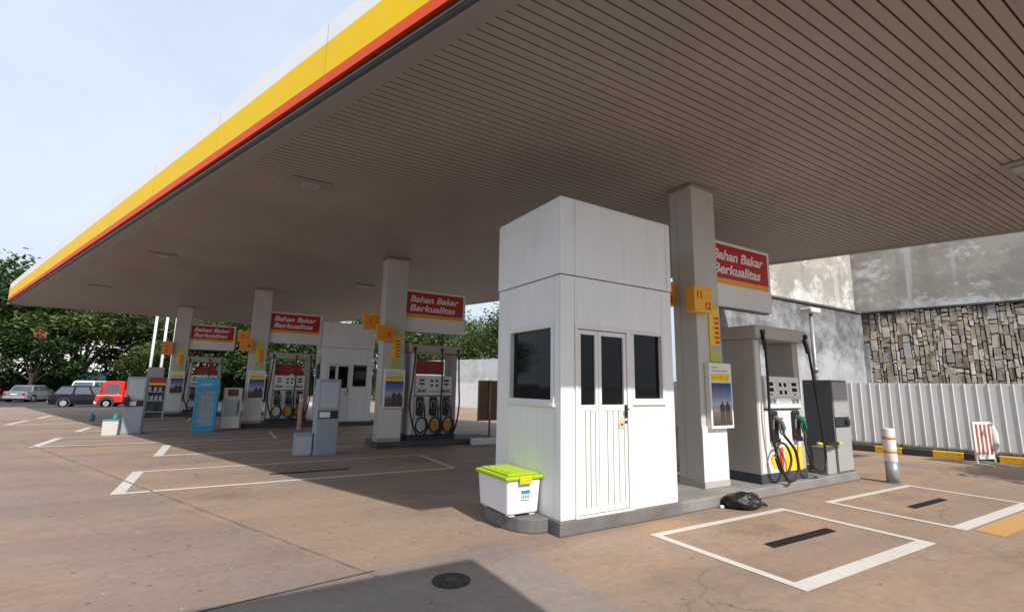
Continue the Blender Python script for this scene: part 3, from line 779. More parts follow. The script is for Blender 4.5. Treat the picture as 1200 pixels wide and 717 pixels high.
# ---------------------------------------------------------------- payment cabinets
M['cabfront'] = mat('warm_grey_panel', (.34,.345,.34), .45, 0, .05, 3, .12, (.2,.19,.18))
def make_cabinet(loc, label, body, front, w=.46, d=.46, H=1.62, plate=True):
    t = thing('payment_cabinet', loc, label, 'cabinet', 0, 'grey payment cabinets')
    b = MB(); b.box(0,w,.012,d,.0,H,.008); b.build('casing', body, t)
    b = MB(); b.box(.015,w-.015,-.004,.0115,.95,H-.03,.006); b.build('upper_door', front, t)
    b = MB(); b.box(.05,w-.05,-.007,-.0045,1.0,H-.07,.002); b.build('display_field', M['lightgrey'] if plate else front, t)
    b = MB(); b.box(.03,w-.03,-.001,.0115,.78,.94); b.build('card_slot', M['screen'], t)
    if plate: b = MB(); b.box(.05,.27,-.008,-.0015,.80,.92,.003); b.build('receipt_plate', M['white2'], t)
    b = MB(); b.box(w-.16,w-.05,-.03,-.0015,.80,.90,.006); b.build('card_reader', M['blackp'], t)
    b = MB(); b.box(.015,w-.015,-.004,.0115,.03,.765,.006); b.build('lower_door', front, t)
    return t
make_cabinet((9.29,4.46,.15), 'dark charcoal payment cabinet at the end of the nearest island', M['char'], M['cabfront'], .54, .50, 1.60, False)
cb = make_cabinet((1.78,11.13,0), 'blue grey payment cabinet standing in front of the far kiosk', M['bluegrey'], M['bluegrey'])
dup(cb, (-2.38,17.5,0), 'blue grey payment cabinet near the red truck, next to a white box')
b = MB(); frustum(0,.34,0,.34,0,.44,-.0,b,.012); o = b.build('supply_box', M['bluegrey'], None, (1.42,11.3,0)); tag(o, 'low blue grey box beside the cabinet in front of the far kiosk', 'box')
b = MB(); b.box(.015,.325,-.006,.0,.02,.40,.003); b.build('front_panel', M['lightgrey'], o)
b = MB(); b.box(-.008,.348,-.008,.348,.44,.46,.006); b.build('lid', M['bluegrey'], o)
b = MB(); frustum(0,.36,0,.36,0,.40,.012,b,.02); o = b.build('supply_box', M['post'], None, (-2.76,17.22,0)); tag(o, 'low white box with a teal cover near the red truck', 'box')
b = MB(); b.box(-.012,.372,-.012,.372,.40,.425,.008); b.build('lid', M['teal'], o)
# small grey waste bin against the dark cabinet
b = MB(); b.box(0,.30,0,.24,0,.44,.02); o = b.build('waste_bin', M['cabfront'], None, (8.92,4.45,.15)); tag(o, 'small light grey bin against the dark charcoal cabinet', 'bin')
b = MB(); b.box(-.01,.31,-.01,.25,.425,.455,.008); b.build('rim', M['greym'], o)
b = MB(); b.tube([(8.55,4.40,.70),(8.85,4.36,.66),(9.18,4.36,.67),(9.34,4.40,.66)], .022, 8); o = b.build('barrier_tape', M['pricey'], None); tag(o, 'yellow and black tape strung between the pump hose and dark cabinet', 'tape')
b = MB(); b.tube([(8.72,4.345,.69),(8.95,4.335,.675),(9.08,4.335,.68)], .026, 8); b.build('black_section', M['black'], o)

# ---------------------------------------------------------------- bollards and barrier
t = thing('bollard', (10.16,4.02,0), 'white bollard with two orange rings and grey foot beside the painted bay', 'bollard')
b = MB(); b.cyl((0,0,.64), .095, .57, n=32, bev=.02); b.build('post', M['white2'], t)
b = MB(); b.cyl((0,0,.18), .0965, .36, n=32); b.build('grey_foot', M['greym'], t)
for z in (.76,.53): b = MB(); b.cyl((0,0,z), .0965, .045, n=32); b.build('orange_ring', M['ring'], t)
b = MB(); b.cyl((0.02,0,.006), .16, .012, n=32); b.build('base_plate', M['kerbc'], t)
t = thing('marker_post', (2.24,17.3,0), 'slim faded orange post standing before the third pump', 'post')
b = MB(); b.cyl((0,0,.58), .065, 1.16, n=20, bev=.015); b.build('post', M['salmon'], t)
b = MB(); b.cyl((0,0,.95), .067, .1, n=20); b.build('pale_band', M['cloth'], t)

t = thing('barrier_sign', (14.46,4.10,0), 'small white barrier board with red vertical stripes by the yellow kerb', 'barrier', R(-17))
b = MB(); b.box(.0,.56,0,.035,.12,.93,.006); b.build('board', M['white2'], t)
b = MB()
for k in range(4): b.box(.07+.125*k,.135+.125*k,-.003,.0,.22,.88)
b.build('red_stripe', mat('faded_red', (.38,.09,.06), .6, 0, .2, 6), t)
for x in (.0,.54): b = MB(); b.box(x,x+.045,-.30,.30,.0,.045,.006); b.box(x+.005,x+.035,.0,.03,.045,.15); b.build('foot', M['white2'], t)
b = MB(); b.ball((.0,.0,.42), .2, (.42,.4,1.6), 3, .03); o = b.build('hanging_sack', M['cloth'], None, (15.06,3.93,.12)); tag(o, 'white sack hung behind the red striped barrier board', 'sack')
b = MB(); b.tube([(0,0,.70),(-.05,0,.76),(-.10,-.02,.78)], .02, 6); b.build('tie', M['cloth'], o)

# ---------------------------------------------------------------- right side: kerb, fence, walls
kd = Vector((.232,-.973)).normalized(); kn = Vector((.973,.232)).normalized(); K0 = Vector((14.83,6.22))
def along(t, off=0.0): return K0+kd*t+kn*off
seg = .575; tt = -18*seg
i = 0
while tt < 14:
    p, q = along(tt+.006), along(tt+seg-.006); p2, q2 = along(tt+.006,.16), along(tt+seg-.006,.16)
    b = MB(); b.prism([(p.x,p.y),(q.x,q.y),(q2.x,q2.y),(p2.x,p2.y)], 0, .16, bev=.015)
    struct(b.build('kerb', M['kerby'] if i % 2 == 0 else M['kerbk'])); tt += seg; i += 1
p, q, p2, q2 = along(-11,.16), along(14,.16), along(-11,7), along(14,7)
b = MB(); b.prism([(p.x,p.y),(q.x,q.y),(q2.x,q2.y),(p2.x,p2.y)], 0, .13); struct(b.build('planting_bed_ground', mat('bed_soil', (.10,.085,.06), .95, 0, .3, 3, .3, (.05,.04,.03), 0, .5)))
# weeds in the strip
b = MB()
for k in range(900):
    c = along(random.uniform(-9,13), random.uniform(.18,.52)); h = random.uniform(.05,.16); a = random.uniform(0,6.28); w = .012
    dx, dy = math.cos(a)*w, math.sin(a)*w; lx, ly = random.uniform(-.05,.05), random.uniform(-.05,.05)
    b.poly([(c.x-dx,c.y-dy,.13),(c.x+dx,c.y+dy,.13),(c.x+lx,c.y+ly,.13+h)])
tag(b.build('weeds', M['weed']), kind='stuff')
# corrugated fence
t = thing('sheet_fence', (0,0,0), 'white ribbed metal sheet fence behind the black and yellow kerb', 'fence')
prof = []; tt = -10.0
while tt < 13.5:
    prof += [(tt,.0),(tt+.186,.0),(tt+.193,-.016),(tt+.205,-.016),(tt+.212,.0)]; tt += .212
b = MB(); vs = []
for (a, o_) in prof:
    p = along(a, .55+o_); vs.append((b.bm.verts.new((p.x,p.y,.21)), b.bm.verts.new((p.x,p.y,1.80))))
for (a, c), (e, f) in zip(vs, vs[1:]): b.bm.faces.new((a,e,f,c))
b.build('sheet', M['fence'], t)
b = MB()
for z in (.32,1.72):
    p, q, p2, q2 = along(-10,.56), along(13.5,.56), along(-10,.60), along(13.5,.60); b.prism([(p.x,p.y),(q.x,q.y),(q2.x,q2.y),(p2.x,p2.y)], z, z+.05)
b.build('rail', M['greym'], t)
for k in range(10):
    p = along(-9.5+k*2.5,.63); b = MB(); b.cyl((p.x,p.y,.92), .03, 1.75, n=10); b.build('post', M['greym'], t)
p = along(3.9,.50); b = MB(); b.box(0,.42,-.0,.015,0,.22,.004); o = b.build('small_sign', M['teal'], None, (p.x,p.y,1.50), math.atan2(kd.y,kd.x)); tag(o, 'small teal sign fixed to the white sheet fence', 'sign')
b = MB(); b.box(.04,.30,-.003,0,.12,.16); b.box(.04,.2,-.003,0,.06,.09); b.build('pale_mark', M['lightgrey'], o)

# stone clad wall
S = 1.35; W0 = K0*S; ztop = 4.40
def wl(t, off=0.0): return W0+kd*t+kn*off
t = thing('stone_wall', (W0.x,W0.y,0), 'high retaining wall clad in rough split stone behind the white fence', 'wall', math.atan2(kd.y,kd.x))
b = MB(); b.box(0,16,.10,.5,0,ztop-.02); b.build('mortar_bed', mat('old_mortar', (.03,.027,.024), .95, 0, .3, 3), t)
b = MB(); cl = b.bm.loops.layers.color.new('tone')
x = 0.02
while x < 16:
    w = random.choice((.08,.09,.11,.13,.15,.20)); z = .1-random.random()*.4
    while z < ztop:
        h = random.choice((.13,.17,.22,.29,.37,.46))*random.uniform(.85,1.15); z1 = min(z+h, ztop); z0 = max(z, .02)
        parts_ = [(x, x+w)]
        if w >= .25 and random.random() < .5: mwd = w*random.uniform(.35,.65); parts_ = [(x, x+mwd), (x+mwd, x+w)]
        for xa, xb in parts_:
            if z1-z0 > .06:
                dpt = random.uniform(.04,.075); g_ = .006+.012*random.random(); n0 = len(b.bm.faces)
                tmp = bmesh.new(); bmesh.ops.create_cube(tmp, size=1)
                for v in tmp.verts:
                    jx, jz = (random.uniform(-.024,.024), random.uniform(-.03,.03)) if v.co.y < 0 else (0,0)
                    v.co = Vector(((xa+xb)/2+v.co.x*(xb-xa-2*g_)+jx, (dpt+.12)/2+v.co.y*(.12-dpt)+random.uniform(-.01,.01)*(v.co.y<0), (z0+z1)/2+v.co.z*(z1-z0-2*g_)+jz))
                bmesh.ops.bevel(tmp, geom=tmp.edges[:], offset=.008, segments=1, affect='EDGES')
                b.add(tmp); b.bm.faces.ensure_lookup_table()
                r_ = random.random(); base = (.74,.69,.63) if r_ < .58 else ((.58,.52,.46) if r_ < .70 else ((.80,.77,.72) if r_ < .94 else (.80,.79,.77)))
                k = random.uniform(.85,1.08)
                cc = (base[0]*k, base[1]*k*random.uniform(.985,1.0), base[2]*k*random.uniform(.95,1.03), 1)
                for f in b.bm.faces[n0:]:
                    for l in f.loops: l[cl] = cc
        z += h
    x += w
b.build('stone_cladding', M['stone'], t)
b = MB(); b.box(-.05,16,.02,.6,ztop-.0,ztop+.07,.01); b.build('ledge', mat('black_ledge', (.07,.065,.06), .9, 0, .4, 2, .3, (.2,.19,.18)), t)
b = MB(); b.box(-.3,16,.35,.7,ztop+.072,11.5); b.build('upper_wall', M['conc'], t)
b = MB(); b.box(-.12,.16,-.02,.11,0,3.3,.01); b.build('corner_pilaster', M['plaster'], t)
b = MB(); b.box(5.1,5.4,-.01,.1,0,2.75,.01); b.build('pale_patch', M['plaster'], t)
# plaster wall at right angles
t = thing('plaster_wall', (11.6,W0.y,0), 'tall stained grey white plaster wall behind the nearest pump', 'wall')
Lw = W0.x-11.6
b = MB(); b.box(0,Lw+.1,0,.4,0,ztop-.004); b.build('lower_wall', M['plaster'], t)
b = MB(); b.box(-.02,Lw-.02,-.06,.4,ztop-.002,ztop+.07,.01); b.build('ledge', mat('black_ledge_end', (.09,.085,.08), .9, 0, .4, 2), t)
b = MB(); b.box(0,Lw+.12,.2,.5,ztop+.072,11.45); b.build('upper_wall', M['conc'], t)
# lamp post in front of it
t = thing('lamp_post', (13.35,6.76,0), 'slim grey lamp post with a flat white head before the plaster wall', 'lamp post')
b = MB(); b.cyl((0,0,1.8), .06, 3.6, .05, n=16); b.build('pole', M['greym'], t)
b = MB(); b.cyl((0,0,2.1), .075, .12, n=16); b.build('collar', M['greym'], t)
b = MB(); b.box(-.24,.24,-.16,.16,3.6,3.74,.04,3); b.build('lamp_head', M['white2'], t)

# far rear wall seen between column and kiosk
dd = Vector((.357,-.934)).normalized(); F0 = Vector((14.7,31.2))
t = thing('rear_wall', (F0.x,F0.y,0), 'far white boundary wall with a weathered grey upper half', 'wall', math.atan2(dd.y,dd.x))
b = MB(); b.box(-10,12,0,.3,0,1.66); b.build('lower_wall', M['farw'], t)
b = MB(); b.box(-10,12,.06,.3,1.662,3.34); b.build('upper_wall', M['farw_top'], t)
# brown board on a post at the end of the second island
t = thing('notice_board', (6.6,12.3,0), 'brown wooden notice board on a grey post at the island end', 'notice board')
b = MB(); b.cyl((0,-.03,.85), .03, 1.7, n=12); b.build('post', M['greym'], t)
b = MB(); b.box(-.34,.34,0,.03,.56,1.66,.006); b.build('board', M['wood'], t)
b = MB(); b.box(-.36,-.34,-.01,.04,.54,1.68); b.box(.34,.36,-.01,.04,.54,1.68); b.box(-.34,.34,-.01,.04,1.66,1.69); b.build('board_frame', M['greym'], t)
b = MB(); b.box(0,.9,0,.14,0,.16,.01); o = b.build('kerb_block', M['white2'], None, (5.72,11.55,0)); tag(o, 'low white painted kerb block at the end of the second island', 'kerb block')

# ---------------------------------------------------------------- goods under the far canopy
t = thing('drinks_fridge', (-.72,17.5,0), 'sky blue glass door drinks fridge full of bottles', 'fridge')
b = MB(); b.box(0,.05,0,.5,0,1.3,.01); b.box(.55,.6,0,.5,0,1.3,.01); b.box(.05,.55,.0,.5,0,.16,.01); b.box(0,.6,-.01,.5,1.3,1.62,.012); b.box(.05,.55,.46,.5,.16,1.3); b.build('casing', M['skyblue'], t)
for k in range(4): b = MB(); b.box(.05,.55,.08,.46,.2+.27*k,.215+.27*k); b.build('shelf', M['lightgrey'], t)
b = MB()
for x0, x1, z0, z1 in ((.05,.09,.16,1.3),(.51,.55,.16,1.3),(.09,.51,.16,.2),(.09,.51,1.26,1.3)): b.box(x0,x1,.0,.03,z0,z1,.003)
dr = b.build('door', M['skyblue'], t)
m, nt, bs = new_mat('clear_pane'); bs.inputs['Base Color'].default_value = (.6,.75,.85,1); bs.inputs['Roughness'].default_value = .05; bs.inputs['Alpha'].default_value = .25
b = MB(); b.box(.09,.51,.012,.016,.2,1.26); b.build('pane', m, dr)
b = MB(); b.box(.12,.42,-.0125,-.0105,1.40,1.45); b.build('header_mark', M['lightgrey'], t)
bt = MB(); bt.cyl((0,0,.07), .032, .14, n=10); bt.cyl((0,0,.165), .032, .05, .012, n=10); bt.cyl((0,0,.20), .013, .02, n=8)
bott = bt.build('drink_bottle', mat('bottle_pale', (.30,.40,.50), .25), None, (-.62+.0,17.68,.216)); tag(bott, 'small drink bottle on a shelf inside the blue fridge', 'bottle', 'bottles in the blue fridge')
for k in range(4):
    for q in range(5):
        if k or q: dup(bott, (-.62+.1*q,17.68,.216+.27*k))
t = thing('water_cooler', (.02,18.05,0), 'white and grey upright cooler between blue fridge and third column', 'cooler')
b = MB(); b.box(0,.54,.06,.52,.05,1.0,.03); b.box(0,.54,.1,.52,1.0,1.32,.03); b.build('casing', M['white2'], t)
b = MB(); b.box(.06,.48,.03,.058,.42,.95,.01); b.build('front_panel', M['lightgrey'], t)
b = MB(); b.box(.12,.42,.085,.099,1.06,1.28,.006); b.build('display_window', M['wood'], t)
b = MB(); b.box(.02,.52,.03,.058,.05,.36,.01); b.build('lower_door', M['white2'], t)
b = MB(); b.box(.42,.47,.02,.03,.5,.9); b.box(-.012,0,.08,.5,.05,1.3); b.box(.54,.552,.08,.5,.05,1.3); b.build('side_trim', M['char'], t)

t = thing('oil_rack', (-2.62,23.2,0), 'grey display rack with a red and yellow header and oil bottles', 'display rack')
for x in (0,.66): b = MB(); b.box(x,x+.03,0,.35,0,1.62,.004); b.build('upright', M['lightgrey'], t)
for z in (.30,.72,1.06): b = MB(); b.box(.031,.659,0,.35,z,z+.025); b.build('shelf', M['lightgrey'], t)
b = MB(); b.box(.031,.659,.33,.35,.05,1.6); b.build('back_panel', M['char'], t)
b = MB(); b.box(.031,.659,-.01,.02,1.36,1.62,.004); hd = b.build('header', M['signred'], t)
b = MB(); b.box(.031,.659,-.013,-.011,1.33,1.42); b.build('yellow_stripe', M['pricey'], hd)
b = MB(); b.box(.02,.55,.08,.12,1.62,2.02,.005); b.build('top_sign', M['greym'], t)
bt = MB(); bt.box(-.05,.05,-.03,.03,0,.17,.012); bt.cyl((.02,0,.19), .018, .04, n=8)
ob = bt.build('oil_bottle', M['lightgrey'], None, (-2.5,23.32,.747)); tag(ob, 'pale oil bottle standing on the display rack', 'bottle', 'oil bottles on the display rack')
for x, z in ((-2.36,.747),(-2.22,.747),(-2.08,.747),(-2.45,1.087),(-2.28,1.087),(-2.12,1.087)): dup(ob, (x,23.32,z))
bt = MB(); bt.box(-.06,.06,-.04,.04,0,.26,.015); bt.cyl((.02,0,.28), .02, .05, n=8)
kb = bt.build('oil_can', M['blackp'], None, (-2.2,23.3,.326)); tag(kb, 'black oil can on the bottom shelf of the rack', 'oil can', 'black oil cans')
dup(kb, (-2.32,17.42,.785))['label'] = 'black oil can held in the slot of the left grey cabinet'
jg = MB(); jg.cyl((0,0,.13), .11, .26, n=16, bev=.03); jg.cyl((0,0,.30), .05, .08, .03, n=12)
jug = jg.build('water_jug', M['teal'], None, (-4.06,23.4,0)); jug.scale = (.85,.85,.85); tag(jug, 'teal water jug standing alone on the shaded ground', 'jug')
dup(jug, (-2.52,17.42,.425), 'teal water jug on the low white box').scale = (.5,.5,.5)

# flagpoles, white post by the pump
for x, lab in ((-4.14,'leftmost of the three tall white poles beyond the farthest column'),(-3.58,'middle of the three tall white poles beyond the farthest column'),(-3.06,'white pole closest to the farthest column')):
    t = thing('flag_pole', (x,38,-.55), lab, 'flagpole', 0, 'tall white poles behind the islands')
    b = MB(); b.cyl((0,0,4.5), .085, 9, .07, n=12); b.build('pole', M['polew'], t)
    b = MB(); b.cyl((0,0,.1), .16, .2, n=12); b.build('base', M['kerbc'], t)
    b = MB(); b.ball((0,0,9.05), .09); b.build('finial', M['polew'], t)

# ---------------------------------------------------------------- vehicles
def paint(name, c, sp=.5): return mat(name, c, .25, 0, .03, 2, .05, (.2,.18,.16), spec=sp)
def loft_car(profile, width, glass_from, tuck=.16):
    """side outline (x,z) from front bottom over the roof to rear bottom -> body with tumblehome"""
    pass
def make_car(loc, rotz, label, cat, name, L, W, H, belt, hood, cab0, cab1, bodym, wheel_r=.31, bonnet_h=None, rear_h=None, box=None):
    t = thing(name, loc, label, cat, rotz)      # x forward = front at +L/2
    h = L/2; bh = bonnet_h or belt-.06; rh = rear_h or belt
    # lower body: cross sections along x
    def section(x, w, z0, z1, crown=.04):
        return [(x,-w,z0),(x,-w*1.02,(z0+z1)*.5),(x,-w*.96,z1),(x,0,z1+crown),(x,w*.96,z1),(x,w*1.02,(z0+z1)*.5),(x,w,z0)]
    w = W/2
    secs = [section(-h,w*.86,.34,rh-.12), section(-h+.12,w*.97,.26,rh), section(cab1-.05,w,.22,rh+.01), section(0,w,.22,belt), section(cab0,w,.22,bh+.03), section(h-.35,w*.95,.24,bh-.05), section(h-.06,w*.86,.28,bh-.16), section(h,w*.8,.34,bh-.28)]
    tmp = bmesh.new(); rings = [[tmp.verts.new(p) for p in s] for s in secs]
    for a, c in zip(rings, rings[1:]):
        for k in range(7): tmp.faces.new((a[k],a[(k+1)%7],c[(k+1)%7],c[k]))
    tmp.faces.new(rings[0]); tmp.faces.new(rings[-1][::-1])
    bmesh.ops.recalc_face_normals(tmp, faces=tmp.faces[:])
    b = MB(); b.add(tmp)
    # cabin
    top = H; wr = w*.78
    rf, rr = cab0-.55*(cab0-cab1)*.38, cab1+.12*(cab0-cab1)
    def ring(z, xf, xb, ww): return [(xf,-ww,z),(xf,ww,z),(xb,ww,z),(xb,-ww,z)]
    tmp = bmesh.new()
    lo = [tmp.verts.new(p) for p in ring(belt-.02,cab0,cab1,w*.95)]; hi = [tmp.verts.new(p) for p in ring(top-.05,rf,rr,wr)]; cap = [tmp.verts.new(p) for p in ring(top,rf-.12,rr+.12,wr*.85)]
    for a, c in ((lo,hi),(hi,cap)):
        for k in range(4): tmp.faces.new((a[k],a[(k+1)%4],c[(k+1)%4],c[k]))
    tmp.faces.new(cap)
    bmesh.ops.recalc_face_normals(tmp, faces=tmp.faces[:])
    b.add(tmp)
    body = b.build('body', bodym, t)
    # glazing set a little proud of the cabin sides
    b = MB()
    def lerp(a, c, k): return tuple(a[i]+(c[i]-a[i])*k for i in range(3))
    L0 = ring(belt-.02,cab0,cab1,w*.95); H0 = ring(top-.05,rf,rr,wr)
    for a, c, n in ((0,1,(1,0)),(1,2,(0,1)),(2,3,(-1,0)),(3,0,(0,-1))):
        divs = 1 if a in (0,2) else 3
        for k in range(divs):
            u0, u1 = k/divs+.035/divs*2, (k+1)/divs-.035/divs*2
            if divs == 1: u0, u1 = .06, .94
            q = []
            for u, vv in ((u0,.12),(u1,.12),(u1,.92),(u0,.92)):
                lo_ = lerp(L0[a],L0[c],u); hi_ = lerp(H0[a],H0[c],u); p = lerp(lo_,hi_,vv); q.append((p[0]+n[0]*.012,p[1]+n[1]*.012,p[2]+.003))
            b.poly(q)
    b.build('window', M['carglass'], t)
    for x in (h-.22*L*.95, -h+.2*L):
        for s in (-1,1):
            b = MB(); b.cyl((x,s*(w-.07),wheel_r), wheel_r, .2, n=24, axis='Y', bev=.03); wh = b.build('wheel', M['tyre'], t)
            b = MB(); b.cyl((x,s*(w+.03),wheel_r), wheel_r*.62, .03, n=20, axis='Y'); b.build('rim', M['chrome'], wh)
            b = MB(); b.cyl((x,s*(w-.05),wheel_r+.02), wheel_r*1.18, .16, n=24, axis='Y'); b.build('wheel_arch', M['dark'], t)
    for s in (-1,1):
        b = MB(); b.box(h-.12,h-.01,s*w*.62-.14,s*w*.62+.14,bh-.30,bh-.18,.02); b.build('headlight', M['white2'], t)
        b = MB(); b.box(-h-.015,-h+.08,s*w*.74-.09,s*w*.74+.09,rh-.34,rh-.12,.01); b.build('taillight', M['teared'], t)
        b = MB(); b.box(cab0-.22,cab0-.08,s*(w+.06)-.07,s*(w+.06)+.07,belt+.0,belt+.12,.02); b.build('mirror', bodym, t)
    b = MB(); b.box(-h-.05,-h+.1,-w*.85,w*.85,.32,.5,.03); b.box(h-.12,h+.04,-w*.8,w*.8,.3,.46,.03); b.build('bumper', M['greym'], t)
    b = MB(); b.box(-h-.056,-h-.052,-.22,.22,.62,.72); b.build('number_plate', M['white2'], t)
    return t
make_car((-8.4,46.9,-.55), 0, 'dark blue black people carrier parked beyond the forecourt', 'car', 'parked_car', 4.35, 1.7, 1.55, .90, 0, 1.45, -2.0, paint('midnight_paint', (.008,.009,.014), .18), .32)
make_car((-14.4,58.2,-.55), R(74), 'silver sedan parked under the trees left of the dark people carrier', 'car', 'parked_car', 4.3, 1.75, 1.42, .90, 0, .95, -1.45, paint('silver_paint', (.19,.205,.22), .35), .30)
make_car((-17.6,58.0,-.55), R(80), 'dark red car cut by the left edge of the photo', 'car', 'parked_car', 4.2, 1.7, 1.45, .90, 0, .95, -1.5, paint('dark_red_paint', (.22,.012,.015)), .30)
make_car((-9.45,53,-.55), R(80), 'white van mostly hidden behind the dark people carrier', 'van', 'parked_van', 4.4, 1.7, 1.9, 1.05, 0, 1.7, -2.1, paint('van_white', (.75,.76,.77)), .31)
# red light truck facing left
t = thing('light_truck', (-7.75,44.6,-.55), 'bright red light truck parked nose to nose with the dark people carrier', 'truck')
rp = paint('truck_red', (.62,.02,.015))
tmp = bmesh.new()
out = [(0,.42),(0,.92),(.14,1.0),(.40,1.86),(.55,1.92),(1.5,1.92),(1.56,1.86),(1.56,.42)]
a = [tmp.verts.new((p[0],0,p[1])) for p in out]; c = [tmp.verts.new((p[0],1.65,p[1])) for p in out]
tmp.faces.new(a); tmp.faces.new(c[::-1])
for k in range(len(out)): tmp.faces.new((a[k],c[k],c[(k+1)%len(out)],a[(k+1)%len(out)]))
bmesh.ops.recalc_face_normals(tmp, faces=tmp.faces[:]); bmesh.ops.bevel(tmp, geom=tmp.edges[:], offset=.022, segments=2, affect='EDGES', profile=.5)
b = MB(); b.add(tmp); b.build('cab', rp, t)
b = MB(); b.box(.20,.21,-.004,.0,.55,1.05); b.box(1.36,1.37,-.004,.0,.5,1.85); b.build('door_gap', M['dark'], t)
b = MB(); b.box(1.2,1.32,-.02,-.001,.98,1.01,.004); b.build('door_handle', M['chrome'], t)
b = MB(); b.poly([(.36,-.006,1.08),(1.30,-.006,1.08),(1.30,-.006,1.72),(.56,-.006,1.72)]); b.poly([(.185,.15,1.09),(.375,.15,1.78),(.375,1.5,1.78),(.185,1.5,1.09)][::-1]); b.build('window', M['carglass'], t)
b = MB(); b.box(1.6,3.6,.0,1.7,.75,1.25,.02); b.build('cargo_bed', rp, t)
b = MB(); b.box(.1,3.6,.3,1.35,.45,.7); b.build('chassis', M['dark'], t)
for x in (.65,2.9):
    for y in (.09,1.56):
        b = MB(); b.cyl((x,y,.34), .34, .2, n=24, axis='Y', bev=.03); wh = b.build('wheel', M['tyre'], t)
        b = MB(); b.cyl((x,y-.11 if y < 1 else y+.11,.34), .18, .03, n=18, axis='Y'); b.build('rim', M['chrome'], wh)
b = MB(); b.cyl((.65,-.004,.42), .46, .012, n=28, axis='Y'); b.build('wheel_arch', M['dark'], t)
b = MB(); b.box(-.05,.12,.02,1.63,.32,.52,.03); b.build('bumper', M['white2'], t)
for y in (.2,1.45): b = MB(); b.box(-.015,.05,y-.13,y+.13,.62,.8,.02); b.build('headlight', M['white2'], t)
b = MB(); b.box(.26,.34,-.22,-.06,1.25,1.55,.02); b.tube([(.3,-.1,1.25),(.38,.02,1.12)], .012, 6, False); b.build('mirror', rp, t)
b = MB(); b.box(.05,1.5,-.005,.0,.90,.93); b.build('side_trim', M['white2'], t)

# ---------------------------------------------------------------- vegetation
def tree_mesh(h, spread, seed, nclump, leaf, trunk_h):
    rnd = random.Random(seed)
    tr = MB(); tr.tube([(0,0,0),(.1*rnd.uniform(-1,1),.1,trunk_h*.5),(.2*rnd.uniform(-1,1),.1*rnd.uniform(-1,1),trunk_h)], .03*h+.06, 8, True, .018*h+.03)
    tips = []
    for k in range(11):
        a = k*2.4+rnd.uniform(-.4,.4); r = spread*rnd.uniform(.4,.9); z = h*rnd.uniform(.45,.92)
        if z > h*.8: r *= .55
        tip = Vector((math.cos(a)*r, math.sin(a)*r, z)); st = Vector((0,0,trunk_h*rnd.uniform(.75,1.0)))
        midp = st.lerp(tip,.5)+Vector((0,0,.06*h))
        tr.tube([st, midp, tip], .010*h+.02, 6, True, .015); tips += [tip, midp.lerp(tip,.5), tip+Vector((rnd.uniform(-1,1),rnd.uniform(-1,1),rnd.uniform(-.5,.6)))*spread*.25]
    lf = MB()
    for _ in range(nclump):
        base = rnd.choice(tips); c = base+Vector((rnd.gauss(0,1),rnd.gauss(0,1),rnd.gauss(0,.6)))*spread*.17
        if c.z < trunk_h*.45: continue
        cr = spread*rnd.uniform(.07,.15)
        for q in range(16):
            p = c+Vector((rnd.gauss(0,1),rnd.gauss(0,1),rnd.gauss(0,.55)))*cr
            n = Vector((rnd.gauss(0,.6),rnd.gauss(0,.6),1)).normalized(); u = n.orthogonal().normalized(); u = (Matrix.Rotation(rnd.uniform(0,6.28),3,n) @ u); v = n.cross(u)
            L = leaf*rnd.uniform(.6,1.3); w = L*.42
            lf.poly([p-u*L*.5, p-v*w*.5, p+u*L*.5, p+v*w*.5])
    return tr, lf
FS = 1.28
def far(p): return (p[0]*FS, p[1]*FS, -.55) if p[0] < 10 else p
def make_tree(loc, label, h, spread, seed, n, leaf, trunk_h, lm, group='trees beyond the forecourt', name='broadleaf_tree'):
    t = thing(name, far(loc), label, 'tree', 0, group)
    if loc[0] < 10: t.scale = (FS,FS,FS)
    tr, lf = tree_mesh(h, spread, seed, n, leaf, trunk_h)
    tr.build('trunk', M['bark'], t); lf.build('crown', lm, t); return t
lab_row = 'dark leafy tree in the dense row beyond the parked cars'
tA = make_tree((-15.5,50,0), 'tallest tree at the left edge, rising above the canopy corner', 9.9, 5.4, 1, 640, .46, 3.0, M['leafA'])
tB = make_tree((-9.5,48,0), lab_row, 8.6, 4.6, 2, 470, .42, 2.2, M['leafB'])
tC = make_tree((-1.6,49,0), lab_row, 7.0, 4.0, 3, 430, .40, 2.0, M['leafA'])
tD = make_tree((4.5,47,0), 'tree with olive green leaves behind the third column', 7.9, 4.2, 4, 560, .40, 2.0, M['leafC'])
def tcopy(src, x, y, s, rz, label):
    k = FS if x < 10 and y > 20 else 1
    o = dup(src, far((x,y,0)) if y > 20 else (x,y,0), label, rz); o.scale = (s*k,s*k,s*k); return o
tcopy(tA,-22,55,1.0,2.0,'second tall dark tree behind the one at the left edge')
tcopy(tB,-13.0,52.5,1.05,1.1,lab_row); tcopy(tC,-6.6,53,1.1,2.1,lab_row); tcopy(tB,-17.5,47,.85,3.0,lab_row)
tcopy(tC,-11.5,45.8,.72,.7,lab_row); tcopy(tB,1.2,52,.95,4.0,lab_row); tcopy(tD,-1.2,44.5,.85,1.0,lab_row); tcopy(tC,2.3,44.5,.92,5.0,lab_row); tcopy(tB,-4.9,46.0,.5,5.1,lab_row)
tcopy(tC,8.8,46,.98,3.3,'dark tree rising behind the far white kiosk roof'); tcopy(tB,12.2,45,.95,.4,'leafy tree seen between the far kiosk and second column')
tcopy(tD,17.2,44,.92,2.2,'olive green tree over the rear wall, left one in the gap'); tcopy(tB,21.8,44.5,.95,5.5,'mid green tree rising behind the far rear wall'); 
tcopy(tB,18.6,33.2,.80,1.6,'bushy tree overhanging the rear wall beside the kiosk')
tcopy(tA,-29,58,.9,4.4,'tall dark tree farthest to the left')
